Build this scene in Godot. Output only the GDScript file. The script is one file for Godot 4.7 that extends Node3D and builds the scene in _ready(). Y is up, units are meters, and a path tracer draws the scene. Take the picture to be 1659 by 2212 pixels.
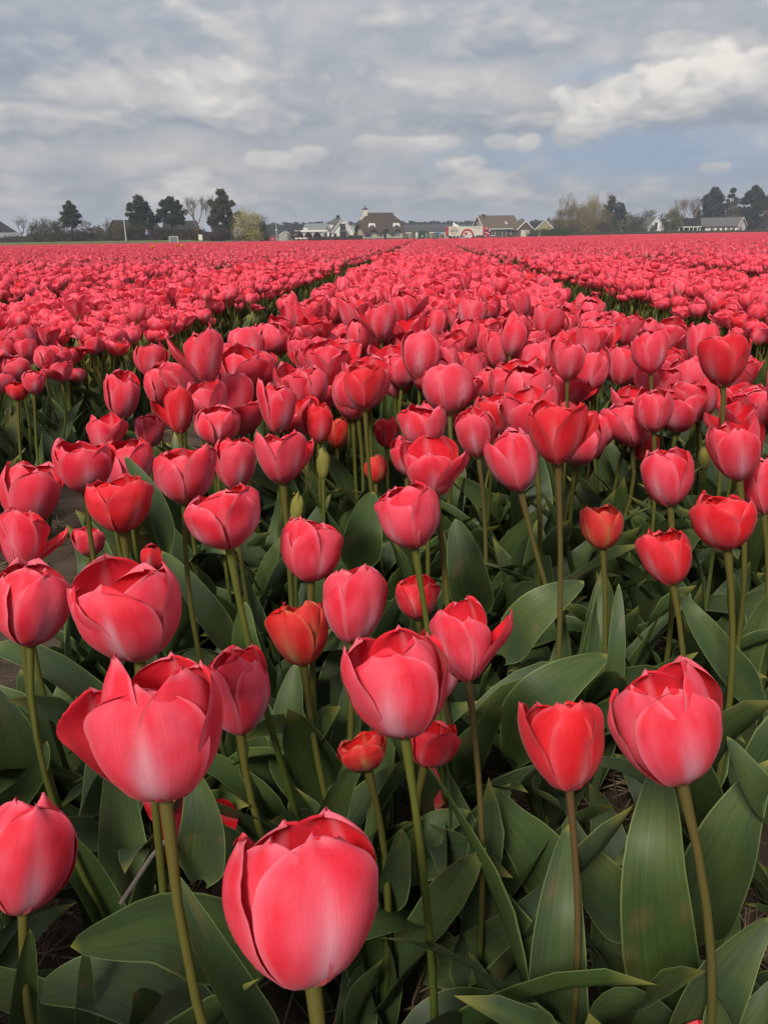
extends Node3D
# A tulip field under a broken grey sky. Units are metres, y is up, the camera stands at x = 0, z = 0.

const F := 1703.1        # focal length in the units in which the photograph is 1659 wide and 2212 high
const CAM_H := 0.66
const SAY := false      # prints how the placed blooms came out
const PITCH := -19.22
const ROLL := -0.9
const ROW_TURN := 3.2    # the beds run this many degrees to the right of the view

var cam: Camera3D
var basis_c: Basis
var used := {}
var rng := RandomNumberGenerator.new()
var na := FastNoiseLite.new()
var nb := FastNoiseLite.new()
var M := {}
var heroes: Array = []


# ---------------------------------------------------------------- naming
func numbered(called: String) -> String:
	if not used.has(called):
		used[called] = 0
		return called
	used[called] += 1
	return "%s_%03d" % [called, used[called]]


func tag(o: Node, label: String, category: String, group := "", kind := "") -> Node:
	if label != "":
		o.set_meta("label", label)
	if category != "":
		o.set_meta("category", category)
	if group != "":
		o.set_meta("group", group)
	if kind != "":
		o.set_meta("kind", kind)
	return o


func thing(called: String, label: String, category: String, at: Vector3, turn := 0.0, group := "") -> Node3D:
	var o := Node3D.new()
	o.name = numbered(called)
	add_child(o)
	o.position = at
	o.rotation.y = turn
	tag(o, label, category, group)
	return o


func part(parent: Node, called: String, mesh: Mesh, mat: Material, xf := Transform3D.IDENTITY) -> MeshInstance3D:
	var o := MeshInstance3D.new()
	o.name = numbered(called) if parent == self else called
	o.mesh = mesh
	if mat:
		o.material_override = mat
	o.transform = xf
	parent.add_child(o, true)
	return o


# ---------------------------------------------------------------- mesh building
class MB:
	var v := PackedVector3Array()
	var n := PackedVector3Array()
	var c := PackedColorArray()
	var uv := PackedVector2Array()
	var idx := PackedInt32Array()

	# pts: rows of nu points each; smooth normals from the grid
	func grid(p: PackedVector3Array, col: PackedColorArray, nu: int, nv: int, flip := false, wrap := false) -> void:
		var base := v.size()
		for j in nv:
			for i in nu:
				var k := j * nu + i
				var i0: int = i - 1 if i > 0 else (nu - 2 if wrap else 0)
				var i1: int = i + 1 if i < nu - 1 else (1 if wrap else nu - 1)
				var du := p[j * nu + i1] - p[j * nu + i0]
				var dv := p[mini(j + 1, nv - 1) * nu + i] - p[maxi(j - 1, 0) * nu + i]
				if du.length_squared() < 1e-14:
					var jj := clampi(j, 1, nv - 2) if nv > 2 else j
					du = p[jj * nu + i1] - p[jj * nu + i0]
				var nn := dv.cross(du)
				nn = nn.normalized() if nn.length_squared() > 1e-20 else Vector3.UP
				v.append(p[k])
				n.append(-nn if flip else nn)
				c.append(col[k])
				uv.append(Vector2(float(i) / (nu - 1), float(j) / (nv - 1)))
		for j in nv - 1:
			for i in nu - 1:
				var a := base + j * nu + i
				if flip:
					idx.append_array([a, a + nu, a + 1, a + 1, a + nu, a + nu + 1])
				else:
					idx.append_array([a, a + 1, a + nu, a + 1, a + nu + 1, a + nu])

	func tri(a: Vector3, b: Vector3, d: Vector3, col: Color) -> void:
		var nn := (d - a).cross(b - a)
		nn = nn.normalized() if nn.length_squared() > 1e-20 else Vector3.UP
		var k := v.size()
		for q in [a, b, d]:
			v.append(q)
			n.append(nn)
			c.append(col)
			uv.append(Vector2.ZERO)
		idx.append_array([k, k + 1, k + 2])

	func quad(a: Vector3, b: Vector3, d: Vector3, e: Vector3, col: Color) -> void:
		tri(a, b, d, col)
		tri(a, d, e, col)

	func tube(p: PackedVector3Array, r: PackedFloat32Array, col: PackedColorArray, sides: int) -> void:
		var pts := PackedVector3Array()
		var cc := PackedColorArray()
		var A := Vector3.RIGHT
		for j in p.size():
			var T := (p[mini(j + 1, p.size() - 1)] - p[maxi(j - 1, 0)]).normalized()
			if absf(T.dot(A)) > 0.95:
				A = Vector3.FORWARD if absf(T.z) < 0.8 else Vector3.RIGHT
			A = (A - T * A.dot(T)).normalized()
			var B := T.cross(A)
			for i in sides + 1:
				var th := TAU * i / sides
				pts.append(p[j] + (A * cos(th) + B * sin(th)) * r[j])
				cc.append(col[j])
		grid(pts, cc, sides + 1, p.size(), true, true)

	func stick(a: Vector3, b: Vector3, ra: float, rb: float, col: Color, sides := 5) -> void:
		tube(PackedVector3Array([a, b]), PackedFloat32Array([ra, rb]), PackedColorArray([col, col]), sides)

	func box(mn: Vector3, mx: Vector3, col := Color.WHITE) -> void:
		var p := []
		for k in 8:
			p.append(Vector3(mx.x if k & 1 else mn.x, mx.y if k & 2 else mn.y, mx.z if k & 4 else mn.z))
		quad(p[4], p[6], p[7], p[5], col)
		quad(p[1], p[3], p[2], p[0], col)
		quad(p[0], p[2], p[6], p[4], col)
		quad(p[5], p[7], p[3], p[1], col)
		quad(p[2], p[3], p[7], p[6], col)
		quad(p[0], p[4], p[5], p[1], col)

	# a flat outline in x, y, given counter-clockwise as seen from +z, pushed from z0 to z1
	func slab(o: PackedVector2Array, z0: float, z1: float, col := Color.WHITE) -> void:
		var t := Geometry2D.triangulate_polygon(o)
		for k in range(0, t.size(), 3):
			var a := o[t[k]]
			var b := o[t[k + 1]]
			var d := o[t[k + 2]]
			if (b - a).cross(d - a) < 0.0:
				var s := b
				b = d
				d = s
			tri(Vector3(a.x, a.y, z1), Vector3(d.x, d.y, z1), Vector3(b.x, b.y, z1), col)
			tri(Vector3(a.x, a.y, z0), Vector3(b.x, b.y, z0), Vector3(d.x, d.y, z0), col)
		for k in o.size():
			var a := o[k]
			var b := o[(k + 1) % o.size()]
			quad(Vector3(a.x, a.y, z0), Vector3(a.x, a.y, z1), Vector3(b.x, b.y, z1), Vector3(b.x, b.y, z0), col)

	func add(o: MB, xf: Transform3D) -> void:
		var base := v.size()
		v.append_array(xf * o.v)
		var nx := Transform3D(xf.basis.orthonormalized(), Vector3.ZERO)
		n.append_array(nx * o.n)
		c.append_array(o.c)
		uv.append_array(o.uv)
		for k in o.idx:
			idx.append(base + k)

	func done() -> ArrayMesh:
		var a := []
		a.resize(Mesh.ARRAY_MAX)
		a[Mesh.ARRAY_VERTEX] = v
		a[Mesh.ARRAY_NORMAL] = n
		a[Mesh.ARRAY_COLOR] = c
		a[Mesh.ARRAY_TEX_UV] = uv
		a[Mesh.ARRAY_INDEX] = idx
		var m := ArrayMesh.new()
		m.add_surface_from_arrays(Mesh.PRIMITIVE_TRIANGLES, a)
		return m


func lin(r: float, g: float, b: float) -> Color:
	return Color(r / 255.0, g / 255.0, b / 255.0).srgb_to_linear()


func mat(r: float, g: float, b: float, rough := 0.85, spec := 0.4) -> StandardMaterial3D:
	var m := StandardMaterial3D.new()
	m.albedo_color = Color(r, g, b).linear_to_srgb()      # linear base colour
	m.roughness = rough
	m.metallic_specular = spec
	return m


func painted(rough := 0.85, spec := 0.4) -> StandardMaterial3D:
	var m := StandardMaterial3D.new()
	m.vertex_color_use_as_albedo = true
	m.roughness = rough
	m.metallic_specular = spec
	return m


func noise_mat(r: float, g: float, b: float, scale: float, low: float, rough := 0.9, bump := 0.0, stretch := Vector3.ONE) -> StandardMaterial3D:
	var m := mat(r, g, b, rough, 0.3)
	m.albedo_texture = grain(low)
	m.uv1_triplanar = true
	m.uv1_scale = stretch * scale
	if bump > 0.0:
		m.heightmap_enabled = true
		m.heightmap_texture = grain(low)
		m.heightmap_scale = bump
	return m


var grains := {}
func grain(low: float) -> Texture2D:
	if grains.has(low):
		return grains[low]
	var nz := FastNoiseLite.new()
	nz.seed = 5 + int(low * 100)
	nz.frequency = 0.02
	nz.fractal_octaves = 5
	var t := NoiseTexture2D.new()
	t.width = 512
	t.height = 512
	t.seamless = true
	t.noise = nz
	var g := Gradient.new()
	g.set_color(0, Color(low, low, low))
	g.set_color(1, Color(1, 1, 1))
	t.color_ramp = g
	grains[low] = t
	return t


# streaks that run along a petal or a leaf (u across, v along)
func streaks(w: int, h: int, along: float, across: float, low: float, sd: int) -> ImageTexture:
	var nz := FastNoiseLite.new()
	nz.seed = sd
	nz.frequency = 1.0
	nz.fractal_octaves = 3
	var im := Image.create(w, h, false, Image.FORMAT_RGB8)
	for y in h:
		for x in w:
			var q := nz.get_noise_2d(float(x) / w * across, float(y) / h * along) * 0.75 + 0.25 * nz.get_noise_2d(float(x) / w * across * 0.3 + 40.0, float(y) / h * along * 3.0)
			var k := clampf(1.0 - (1.0 - low) * (0.5 - q), low, 1.0)
			im.set_pixel(x, y, Color(k, k, k))
	return ImageTexture.create_from_image(im)


# ---------------------------------------------------------------- from the photograph to the place
func ray(px: float, py: float) -> Vector3:
	return basis_c * Vector3((px - 829.5) / F, -(py - 1106.0) / F, -1.0)


func at(px: float, py: float, depth: float) -> Vector3:
	return cam.position + ray(px, py) * depth


func horizon(sx: float) -> float:                       # in pixels of the full photograph (1946 wide)
	return 599.0 - (sx - 1085.0) * tan(deg_to_rad(0.9))


func bg(sx: float, D: float, y := 0.0) -> Vector3:      # a place on the ground D metres in front
	var d := ray(sx * 0.8525, horizon(sx) * 0.8525)
	return Vector3(d.x / -d.z * D, y, -D)


func hgt(sx: float, py: float, D: float) -> float:      # height above the ground of what shows at that row
	return (horizon(sx) - py) * D / 2240.0 + CAM_H


func wid(px: float, D: float) -> float:
	return px * D / 2116.0


func pixel(p: Vector3) -> Vector3:                      # x, y in the photograph, depth
	var q := basis_c.inverse() * (p - cam.position)
	return Vector3(829.5 + F * q.x / -q.z, 1106.0 - F * q.y / -q.z, -q.z)


# ---------------------------------------------------------------- sky
var puffs := [   # azimuth, elevation, half-width, half-height (degrees), lighter or darker, blue, crispness
	[17.5, 4.6, 11.5, 1.7, 0.0, 1.0, 0.0], [14.0, 9.4, 3.2, 0.7, 0.0, 0.7, 0.0], [26.8, 10.9, 1.6, 1.0, 0.0, 0.8, 0.0],
	[13.4, 7.0, 2.0, 1.7, 0.34, 0.0, 1.0], [15.2, 8.0, 2.1, 1.7, 0.36, 0.0, 1.0], [17.9, 8.9, 2.2, 1.6, 0.38, 0.0, 1.0], [20.9, 9.1, 2.5, 1.6, 0.38, 0.0, 1.0],
	[23.6, 8.9, 2.6, 1.7, 0.36, 0.0, 1.0], [19.6, 7.7, 2.2, 1.2, 0.22, 0.0, 1.0], [25.5, 7.7, 2.4, 1.4, 0.24, 0.0, 1.0], [12.7, 6.1, 1.3, 1.1, 0.26, 0.0, 1.0], [16.6, 7.0, 1.8, 1.1, 0.14, 0.0, 1.0],
	[20.5, 6.6, 5.0, 0.6, -0.12, 0.0, 0.0], [26.0, 6.4, 4.0, 0.6, -0.12, 0.0, 0.0],
	[-22.0, 11.0, 9.0, 2.0, -0.16, 0.0, 0.0], [-11.5, 9.9, 5.5, 1.0, 0.24, 0.0, 0.5], [-16.0, 9.2, 5.0, 0.9, 0.12, 0.0, 0.0],
	[3.5, 9.3, 5.0, 1.2, 0.15, 0.0, 0.0], [7.8, 11.5, 3.4, 1.1, -0.14, 0.0, 0.3], [19.2, 13.5, 3.4, 0.8, -0.16, 0.0, 0.3],
	[-10.5, 9.0, 1.7, 0.6, -0.14, 0.0, 0.5], [-2.0, 9.7, 3.0, 1.3, -0.14, 0.0, 0.3], [-8.0, 7.7, 10.0, 0.8, -0.16, 0.0, 0.0], [6.0, 7.2, 7.0, 0.7, -0.12, 0.0, 0.0],
	[-6.8, 4.9, 1.9, 0.6, 0.26, 0.0, 0.9], [-4.6, 5.2, 1.4, 0.55, 0.26, 0.0, 0.9], [0.0, 5.9, 2.2, 0.4, 0.22, 0.0, 0.8], [3.2, 5.8, 2.4, 0.5, 0.24, 0.0, 0.8], [8.2, 5.7, 1.3, 0.5, 0.26, 0.0, 0.9], [9.8, 5.6, 1.0, 0.65, 0.3, 0.0, 0.9],
	[5.6, 4.4, 1.7, 0.55, 0.26, 0.0, 0.9], [-12.7, 3.8, 2.4, 0.6, 0.18, 0.0, 0.8], [21.3, 3.8, 1.2, 0.45, 0.26, 0.0, 0.9], [-22.5, 7.5, 3.5, 0.6, 0.2, 0.0, 0.6], [-20.0, 4.8, 8.0, 0.7, 0.08, 0.0, 0.0],
	[0.0, 3.0, 2.0, 0.3, 0.12, 0.0, 0.6], [17.0, 3.2, 3.0, 0.35, 0.12, 0.0, 0.5], [-4.0, 3.4, 6.0, 0.5, 0.06, 0.0, 0.0], [0.0, 12.8, 9.0, 1.4, 0.1, 0.0, 0.0], [-16.0, 13.2, 8.0, 1.0, 0.06, 0.0, 0.0],
]


func cloud(P: Vector2) -> float:
	return na.get_noise_2d(P.x, P.y)


func sky_color(az: float, el: float) -> Color:
	var a := deg_to_rad(az)
	var y := sin(deg_to_rad(maxf(el, 0.0)))
	var dir := Vector2(sin(a), -cos(a))
	var P := dir / (y + 0.13)
	var n1 := cloud(P)
	var n1u := cloud(dir / (y + 0.13 + 0.011))
	var n2 := nb.get_noise_2d(P.x, P.y)
	var az2 := fposmod(az + 180.0, 360.0) - 180.0
	# heaps of cloud: noise in azimuth and elevation, rounder than the sheet above
	var e2 := el + 0.9 * n1 + 0.5 * n2
	var n3 := nb.get_noise_3d(sin(a) * 5.0, cos(a) * 5.0, e2 * 0.21)
	var n3u := nb.get_noise_3d(sin(a) * 5.0, cos(a) * 5.0, (e2 + 0.35) * 0.21)
	var n4 := nb.get_noise_3d(sin(a) * 19.0, cos(a) * 19.0, el * 0.5)
	var b := 0.50 + 0.12 * n1 + 0.02 * n2 + 0.05 * (n1 - n1u) + 0.14 * n3 + 0.42 * (absf(n3) - 0.17) + 0.22 * (n3 - n3u) + 0.12 * (absf(n4) - 0.17) - 0.03 * smoothstep(8.0, 14.0, el)
	var blue := smoothstep(0.3, 0.6, -n1) * 0.3 * smoothstep(2.0, 6.0, el)
	if absf(az2) < 42.0 and el < 20.0:
		var heap := 0.0
		for p in puffs:
			var dx: float = (az2 - p[0]) / p[2]
			var dy: float = (el - p[1]) / p[3]
			var d2 := dx * dx + dy * dy
			if d2 < 5.0:
				var rough := 0.45 * n3 + 0.6 * n4
				var far_ := sqrt(d2) + rough
				var w := lerpf(smoothstep(1.4, 0.35, far_ + 0.3 * n1), smoothstep(1.12, 0.62 - 0.4 * clampf(-dy, 0.0, 1.0), far_), p[6])
				var add_: float = p[4] * w * (0.7 + 0.35 * clampf(dy, -1.0, 1.0) * signf(p[4]))
				if p[6] > 0.5:
					heap = maxf(heap, add_)
				else:
					b += add_
				blue = maxf(blue, p[5] * w) if p[5] > 0.0 else blue * (1.0 - w * clampf(absf(p[4]) * 3.0, 0.0, 1.0))
		b += heap * (1.25 + 0.7 * n4 + 0.4 * n3)
	b = clampf(b, 0.0, 1.0)
	var c: Color
	if b < 0.35:
		c = Color8(128, 138, 152).lerp(Color8(146, 153, 164), b / 0.35)
	elif b < 0.6:
		c = Color8(146, 153, 164).lerp(Color8(174, 175, 177), (b - 0.35) / 0.25)
	else:
		c = Color8(174, 175, 177).lerp(Color8(216, 211, 205), (b - 0.6) / 0.4)
	c = c.lerp(Color8(142, 160, 184), clampf(blue, 0.0, 1.0) * 0.72)
	c = c.lerp(Color8(150, 158, 170), smoothstep(3.2, 0.0, el) * 0.7)
	return c.srgb_to_linear() * (0.86 + 0.9 * y)        # cloud is brighter overhead than near the horizon


func make_sky() -> ImageTexture:
	na.seed = 11
	na.noise_type = FastNoiseLite.TYPE_SIMPLEX_SMOOTH
	na.frequency = 0.42
	na.fractal_octaves = 5
	na.fractal_gain = 0.48
	nb.seed = 4
	nb.frequency = 1.2
	nb.fractal_octaves = 4
	var W := 4096
	var H := 2048
	var im := Image.create(512, 256, false, Image.FORMAT_RGBAF)
	for j in 256:
		for i in 512:
			im.set_pixel(i, j, sky_color((i + 0.5) / 512.0 * 360.0, 90.0 - (j + 0.5) / 256.0 * 180.0))
	im.resize(W, H, Image.INTERPOLATE_BILINEAR)
	var half := int(33.0 / 360.0 * W)
	for j in range(int(H * (90.0 - 17.0) / 180.0), H / 2 + 4):
		var el := 90.0 - (j + 0.5) / H * 180.0
		for i in range(-half, half):
			im.set_pixel(posmod(i, W), j, sky_color((i + 0.5) / W * 360.0, el))
	return ImageTexture.create_from_image(im)


func _ready() -> void:
	cam = Camera3D.new()
	cam.name = "camera"
	cam.position = Vector3(0, CAM_H, 0)
	cam.rotation_degrees = Vector3(PITCH, 0, ROLL)
	cam.fov = 66.0
	cam.near = 0.02
	cam.far = 4000.0
	add_child(cam)
	basis_c = cam.basis
	var env := Environment.new()
	var sky := Sky.new()
	var sm := PanoramaSkyMaterial.new()
	sm.panorama = make_sky()
	sky.sky_material = sm
	env.background_mode = Environment.BG_SKY
	env.sky = sky
	env.tonemap_mode = Environment.TONE_MAPPER_LINEAR
	env.tonemap_exposure = 1.2
	env.fog_enabled = true
	env.fog_mode = Environment.FOG_MODE_EXPONENTIAL
	env.fog_density = 0.0005
	env.fog_light_color = Color(0.86, 0.9, 0.97)
	env.sdfgi_enabled = true
	env.ssao_enabled = true
	env.ssil_enabled = true
	var we := WorldEnvironment.new()
	we.name = "world_environment"
	we.environment = env
	add_child(we)
	var sun := DirectionalLight3D.new()
	sun.name = "sun"
	sun.rotation_degrees = Vector3(-44, -24, 0)
	sun.light_energy = 1.15
	sun.light_color = Color(1.0, 0.96, 0.9)
	sun.light_angular_distance = 14.0
	sun.shadow_enabled = true
	add_child(sun)

	M.petal = painted(0.62, 0.34)
	M.petal.albedo_texture = streaks(512, 128, 2.2, 110.0, 0.92, 3)
	M.petal.heightmap_enabled = true
	M.petal.heightmap_texture = M.petal.albedo_texture
	M.petal.heightmap_scale = 0.02
	M.petal.backlight_enabled = true
	M.petal.backlight = Color(0.62, 0.62, 0.62).linear_to_srgb()
	M.petal.rim_enabled = true
	M.petal.rim = 0.12
	M.petal.rim_tint = 0.3
	M.petal_far = painted(0.55, 0.35)
	M.petal_far.backlight_enabled = true
	M.petal_far.backlight = Color(0.55, 0.55, 0.55).linear_to_srgb()
	M.leaf = painted(0.5, 0.35)
	M.leaf.albedo_texture = streaks(256, 64, 1.6, 60.0, 0.84, 9)
	M.leaf.heightmap_enabled = true
	M.leaf.heightmap_texture = M.leaf.albedo_texture
	M.leaf.heightmap_scale = 0.02
	M.leaf.backlight_enabled = true
	M.leaf.backlight = Color(0.35, 0.35, 0.35).linear_to_srgb()
	M.stem = painted(0.45, 0.4)
	M.old_petal = painted(0.8, 0.2)
	M.old_petal.albedo_color = Color(0.45, 0.5, 0.6).linear_to_srgb()
	M.old_leaf = painted(0.8, 0.2)
	M.old_leaf.albedo_color = Color(1.0, 0.62, 0.35)
	M.old_leaf.albedo_color = M.old_leaf.albedo_color.linear_to_srgb()

	build_ground()
	build_background()
	build_heroes()
	build_field()
	orange_tulips()
	litter()


func build_heroes() -> void:
	# near the camera
	var A := hero(370, 1735, 300, 1405, 352, 0.34, 30, 0.070, 0.07, -0.02, "largest tulip, left foreground, broad pale-flared front petal and a red petal spread left", 0, 0.0, 0.4, 3, 1.0, -0.55)
	var B := hero(738, 2138, 652, 1742, 330, 0.14, 60, 0.064, 0.04, -0.03, "large upright tulip at the bottom centre, short front petal below a taller one")
	var C := hero(100, 1980, 62, 1712, 212, 0.18, 70, 0.058, 0.04, -0.02, "tulip cut off by the left edge near the bottom, with a brown stem")
	var D := hero(320, 1432, 270, 1196, 240, 0.4, 20, 0.070, 0.0, -0.02, "wide pale pink tulip directly behind the largest one, a petal spread left", 0, 0.0, 0.3, 3, 1.0, -0.4)
	var E := hero(85, 1398, 72, 1205, 172, 0.12, 85, 0.062, 0.05, -0.02, "rounded salmon tulip at the left edge beside the wide pale pink one", 0, 0.0, 0.1)
	var Fl := hero(540, 1590, 508, 1388, 152, 0.25, 100, 0.058, 0.055, -0.02, "pink tulip just right of the largest one, its stem slanting to the right")
	var G := hero(660, 1440, 640, 1297, 135, 0.4, 10, 0.056, 0.035, -0.02, "small red tulip left of centre with a folded yellowish front petal", 2)
	var Hh := hero(765, 1392, 768, 1217, 140, 0.2, 75, 0.058, -0.01, -0.02, "pointed coral tulip at the centre behind the purple-based one")
	var I := hero(893, 1598, 852, 1348, 232, 0.32, 15, 0.068, 0.02, -0.03, "large centre tulip with a purple-tinged front petal and a bright green stem", 0, 0.05, 0.0, 3, 1.0, -0.3)
	var J := hero(1040, 1475, 1018, 1287, 180, 0.42, 110, 0.063, 0.01, -0.02, "tulip right of the purple-based one, one petal drooping to the right", 0, 0.0, 0.9, 3, 1.0, 0.45)
	hero(985, 1512, 935, 1345, 115, 0.1, 80, 0.054, 0.0, -0.02, "pale-bottomed tulip half hidden between the two large centre blooms", 0, 0.0, 0.9)
	hero(912, 1340, 903, 1237, 98, 0.45, 80, 0.050, 0.01, -0.03, "deep red small tulip behind a green stem, above the centre blooms", 4)
	hero(815, 1665, 782, 1572, 106, 0.5, 30, 0.040, 0.01, -0.01, "small low red and yellow tulip below the large centre bloom", 2)
	hero(890, 1658, 935, 1545, 122, 0.45, 60, 0.048, 0.02, -0.02, "deep red low tulip half hidden behind the large centre bloom", 4)
	var O := hero(1222, 1712, 1212, 1512, 184, 0.42, 60, 0.058, 0.005, -0.02, "bright red tulip on an upright brown stem, lower right of centre", 4, 0.0, 1.0)
	var P := hero(1490, 1700, 1436, 1418, 248, 0.27, 33, 0.066, 0.02, -0.02, "large ruffled tulip in the right foreground with a broad pale front petal", 0, 0.04, 0.6, 3)
	# the next row back
	var Q := hero(680, 1258, 675, 1114, 135, 0.22, 60, 0.058, 0.0, -0.02, "salmon tulip in the left centre, directly above the folded yellowish one")
	var R := hero(905, 1186, 880, 1037, 140, 0.3, 100, 0.060, 0.03, -0.02, "pink cup-shaped tulip at the centre on a slanting green stem", 0, 0.0, 0.0)
	var S := hero(510, 1187, 480, 1042, 166, 0.48, 95, 0.066, 0.06, -0.02, "broad tulip with a square top left of centre, stem slanting right", 0, 0.0, 0.0)
	var T := hero(282, 1152, 258, 1022, 150, 0.5, 85, 0.064, 0.015, -0.02, "open tulip beside the bare path with a dark dished front petal", 4)
	hero(198, 1066, 182, 945, 138, 0.5, 55, 0.066, 0.03, -0.02, "pale pink tulip leaning left, above the bare soil path", 0)
	hero(68, 1140, 70, 995, 138, 0.3, 75, 0.064, 0.02, -0.02, "pointed tulip at the left edge, behind the one with a petal spread right")
	hero(72, 1232, 68, 1095, 158, 0.62, 25, 0.064, 0.02, -0.02, "open tulip at the left edge with one sharp petal spread to the right", 0, 0.0, 0.4, 3, 1.0, 0.55)
	hero(196, 1202, 192, 1135, 74, 0.5, 60, 0.046, 0.01, -0.01, "small low pink tulip on the edge of the soil path")
	hero(325, 1235, 335, 1172, 62, 0.35, 20, 0.044, 0.0, -0.01, "small red tulip peeping out behind the wide pale pink bloom", 4)
	hero(627, 1046, 615, 927, 126, 0.55, 80, 0.064, 0.0, -0.03, "red tulip with a sharp petal pointing right, left of the green bud", 0, 0.0, 0.4, 3, 1.0, 0.5)
	var Z := hero(402, 1090, 400, 958, 138, 0.4, 100, 0.066, 0.03, -0.02, "rounded salmon tulip above left of the square-topped one")
	hero(515, 1060, 508, 942, 94, 0.25, 60, 0.058, 0.02, -0.02, "salmon tulip close behind the rounded salmon one, on its right")
	var AB := hero(958, 1076, 938, 938, 150, 0.6, 30, 0.068, 0.01, -0.02, "wide tulip at the centre, lowest petal jutting out to the right", 0, 0.0, 0.4, 3, 1.0, 0.6)
	hero(915, 972, 910, 868, 106, 0.35, 100, 0.062, 0.0, -0.02, "tall coral tulip behind the wide one with the jutting petal")
	hero(1040, 990, 1026, 874, 90, 0.4, 20, 0.060, 0.01, -0.02, "slim coral tulip just right of centre on a dark stem", 0, 0.0, 0.6)
	var AE := hero(1132, 1064, 1103, 922, 116, 0.28, 75, 0.061, 0.09, -0.02, "oval tulip right of centre, its long stem slanting down to the right", 0, 0.0, 0.6)
	hero(1220, 1006, 1215, 858, 158, 0.62, 70, 0.072, 0.005, -0.02, "wide open tulip right of centre with a petal jutting right", 4, 0.06, 0.7, 3, 1.0, 0.5)
	hero(1300, 1188, 1298, 1087, 95, 0.35, 90, 0.050, 0.0, -0.01, "small stubby tulip with a yellowish front petal amid broad leaves on the right", 2)
	var AH := hero(1450, 1266, 1432, 1137, 122, 0.3, 90, 0.056, 0.012, -0.01, "deep red tulip with a V-shaped gap between its front petals", 4, 0.0, 0.4)
	hero(1445, 1096, 1440, 962, 116, 0.3, 95, 0.062, 0.0, -0.02, "pink tulip on the right, above the one with the V-shaped gap")
	var AJ := hero(1566, 1190, 1560, 1060, 146, 0.36, 85, 0.064, 0.0, -0.01, "rounded red tulip at the right with one thin petal sticking up", 4)
	hero(1645, 1112, 1636, 972, 112, 0.3, 60, 0.062, 0.0, -0.01, "tulip cut off by the right edge above the rounded red one")
	hero(1600, 1040, 1588, 895, 130, 0.5, 20, 0.068, 0.0, -0.01, "ragged double-looking coral tulip near the right edge")
	hero(1400, 1002, 1396, 932, 60, 0.2, 60, 0.046, 0.0, -0.01, "small yellowish half-closed tulip behind the pink one on the right", 2)
	hero(1412, 936, 1410, 833, 86, 0.25, 90, 0.060, 0.0, -0.02, "upright coral tulip at the right with a greenish streak")
	hero(1561, 836, 1564, 714, 120, 0.6, 95, 0.074, 0.0, -0.02, "tall broad red tulip standing above the others at the upper right", 4)
	hero(1408, 808, 1403, 707, 78, 0.3, 60, 0.062, 0.0, -0.02, "tall pale-streaked tulip at the right, left of the tall broad red one")
	hero(1222, 822, 1225, 726, 80, 0.42, 30, 0.062, 0.0, -0.02, "open coral tulip right of centre above the wide open red one")
	hero(792, 886, 788, 782, 92, 0.38, 88, 0.064, 0.03, -0.02, "broad dark coral tulip at the upper centre", 4)
	hero(688, 958, 685, 868, 68, 0.3, 40, 0.052, 0.0, -0.02, "red tulip with a pointed centre petal, left of the upper centre", 4)
	hero(731, 970, 730, 898, 54, 0.15, 80, 0.046, 0.0, -0.02, "small yellowish red tulip touching the one with the pointed centre petal", 2)
	hero(838, 968, 835, 897, 54, 0.3, 80, 0.046, 0.0, -0.02, "small red tulip crossed by a slanting stem near the upper centre", 4)
	hero(602, 938, 598, 815, 88, 0.35, 70, 0.064, 0.01, -0.02, "coral tulip above the one with a sharp petal pointing right")
	hero(472, 965, 470, 872, 100, 0.3, 100, 0.066, 0.01, -0.02, "broad salmon tulip with a faint midrib, upper left of centre")
	hero(385, 938, 372, 828, 94, 0.45, 60, 0.064, 0.02, -0.02, "red tulip at the upper left, a petal flung out to its left", 4, 0.0, 0.4, 3, 1.0, -0.6)
	hero(330, 968, 325, 892, 66, 0.3, 90, 0.054, 0.01, -0.02, "small round tulip below the one with a petal flung left")
	hero(240, 985, 232, 890, 92, 0.55, 30, 0.064, 0.03, -0.01, "open tulip beside the path, a thin petal sticking out right", 0, 0.0, 0.4, 3, 1.0, 0.6)
	hero(266, 906, 264, 794, 80, 0.3, 70, 0.062, 0.02, -0.02, "tall salmon tulip on the left edge of the middle bed")
	hero(332, 815, 328, 738, 76, 0.4, 60, 0.066, 0.02, -0.02, "tulip on the left edge of the middle bed where the path narrows")
	hero(812, 1045, 812, 980, 50, -0.1, 60, 0.040, 0.0, -0.01, "small closed pink bud-like tulip at the centre among leaves", 2)
	hero(76, 852, 74, 798, 54, 0.3, 60, 0.056, 0.0, 0.0, "round tulip at the far left, at the front of the left bed")
	hero(40, 866, 38, 823, 52, 0.5, 20, 0.054, 0.0, 0.0, "low dark tulip at the far left, at the front of the left bed", 4)
	hero(640, 1132, 641, 1060, 34, -0.35, 20, 0.022, 0.0, 0.0, "yellow-green closed bud, lower of the two left of centre", 1, 0.0, 0.0, 2, 1.5)
	hero(700, 1036, 698, 964, 30, -0.3, 20, 0.022, 0.0, 0.0, "pale green closed bud, upper of the two left of centre", 1, 0.0, 0.0, 2, 1.5)
	hero(1520, 1015, 1520, 962, 26, -0.3, 20, 0.021, 0.0, 0.0, "green closed bud at the right between two coral tulips", 1, 0.0, 0.0, 2, 1.4)
	hero(1500, 2400, 1500, 2202, 190, 0.3, 50, 0.052, 0.0, 0.0, "tulip whose petal tips just show at the bottom edge on the right", 4, 0.0, 0.0, 1)
	# leaves that show large
	placed_leaf(A, [[560, 2110, 0.50], [470, 2030, 0.47], [360, 2000, 0.455], [255, 2022, 0.45], [152, 2044, 0.45]], 0.029, -28, 0.25, 0.03, 1, 0.9)
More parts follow.
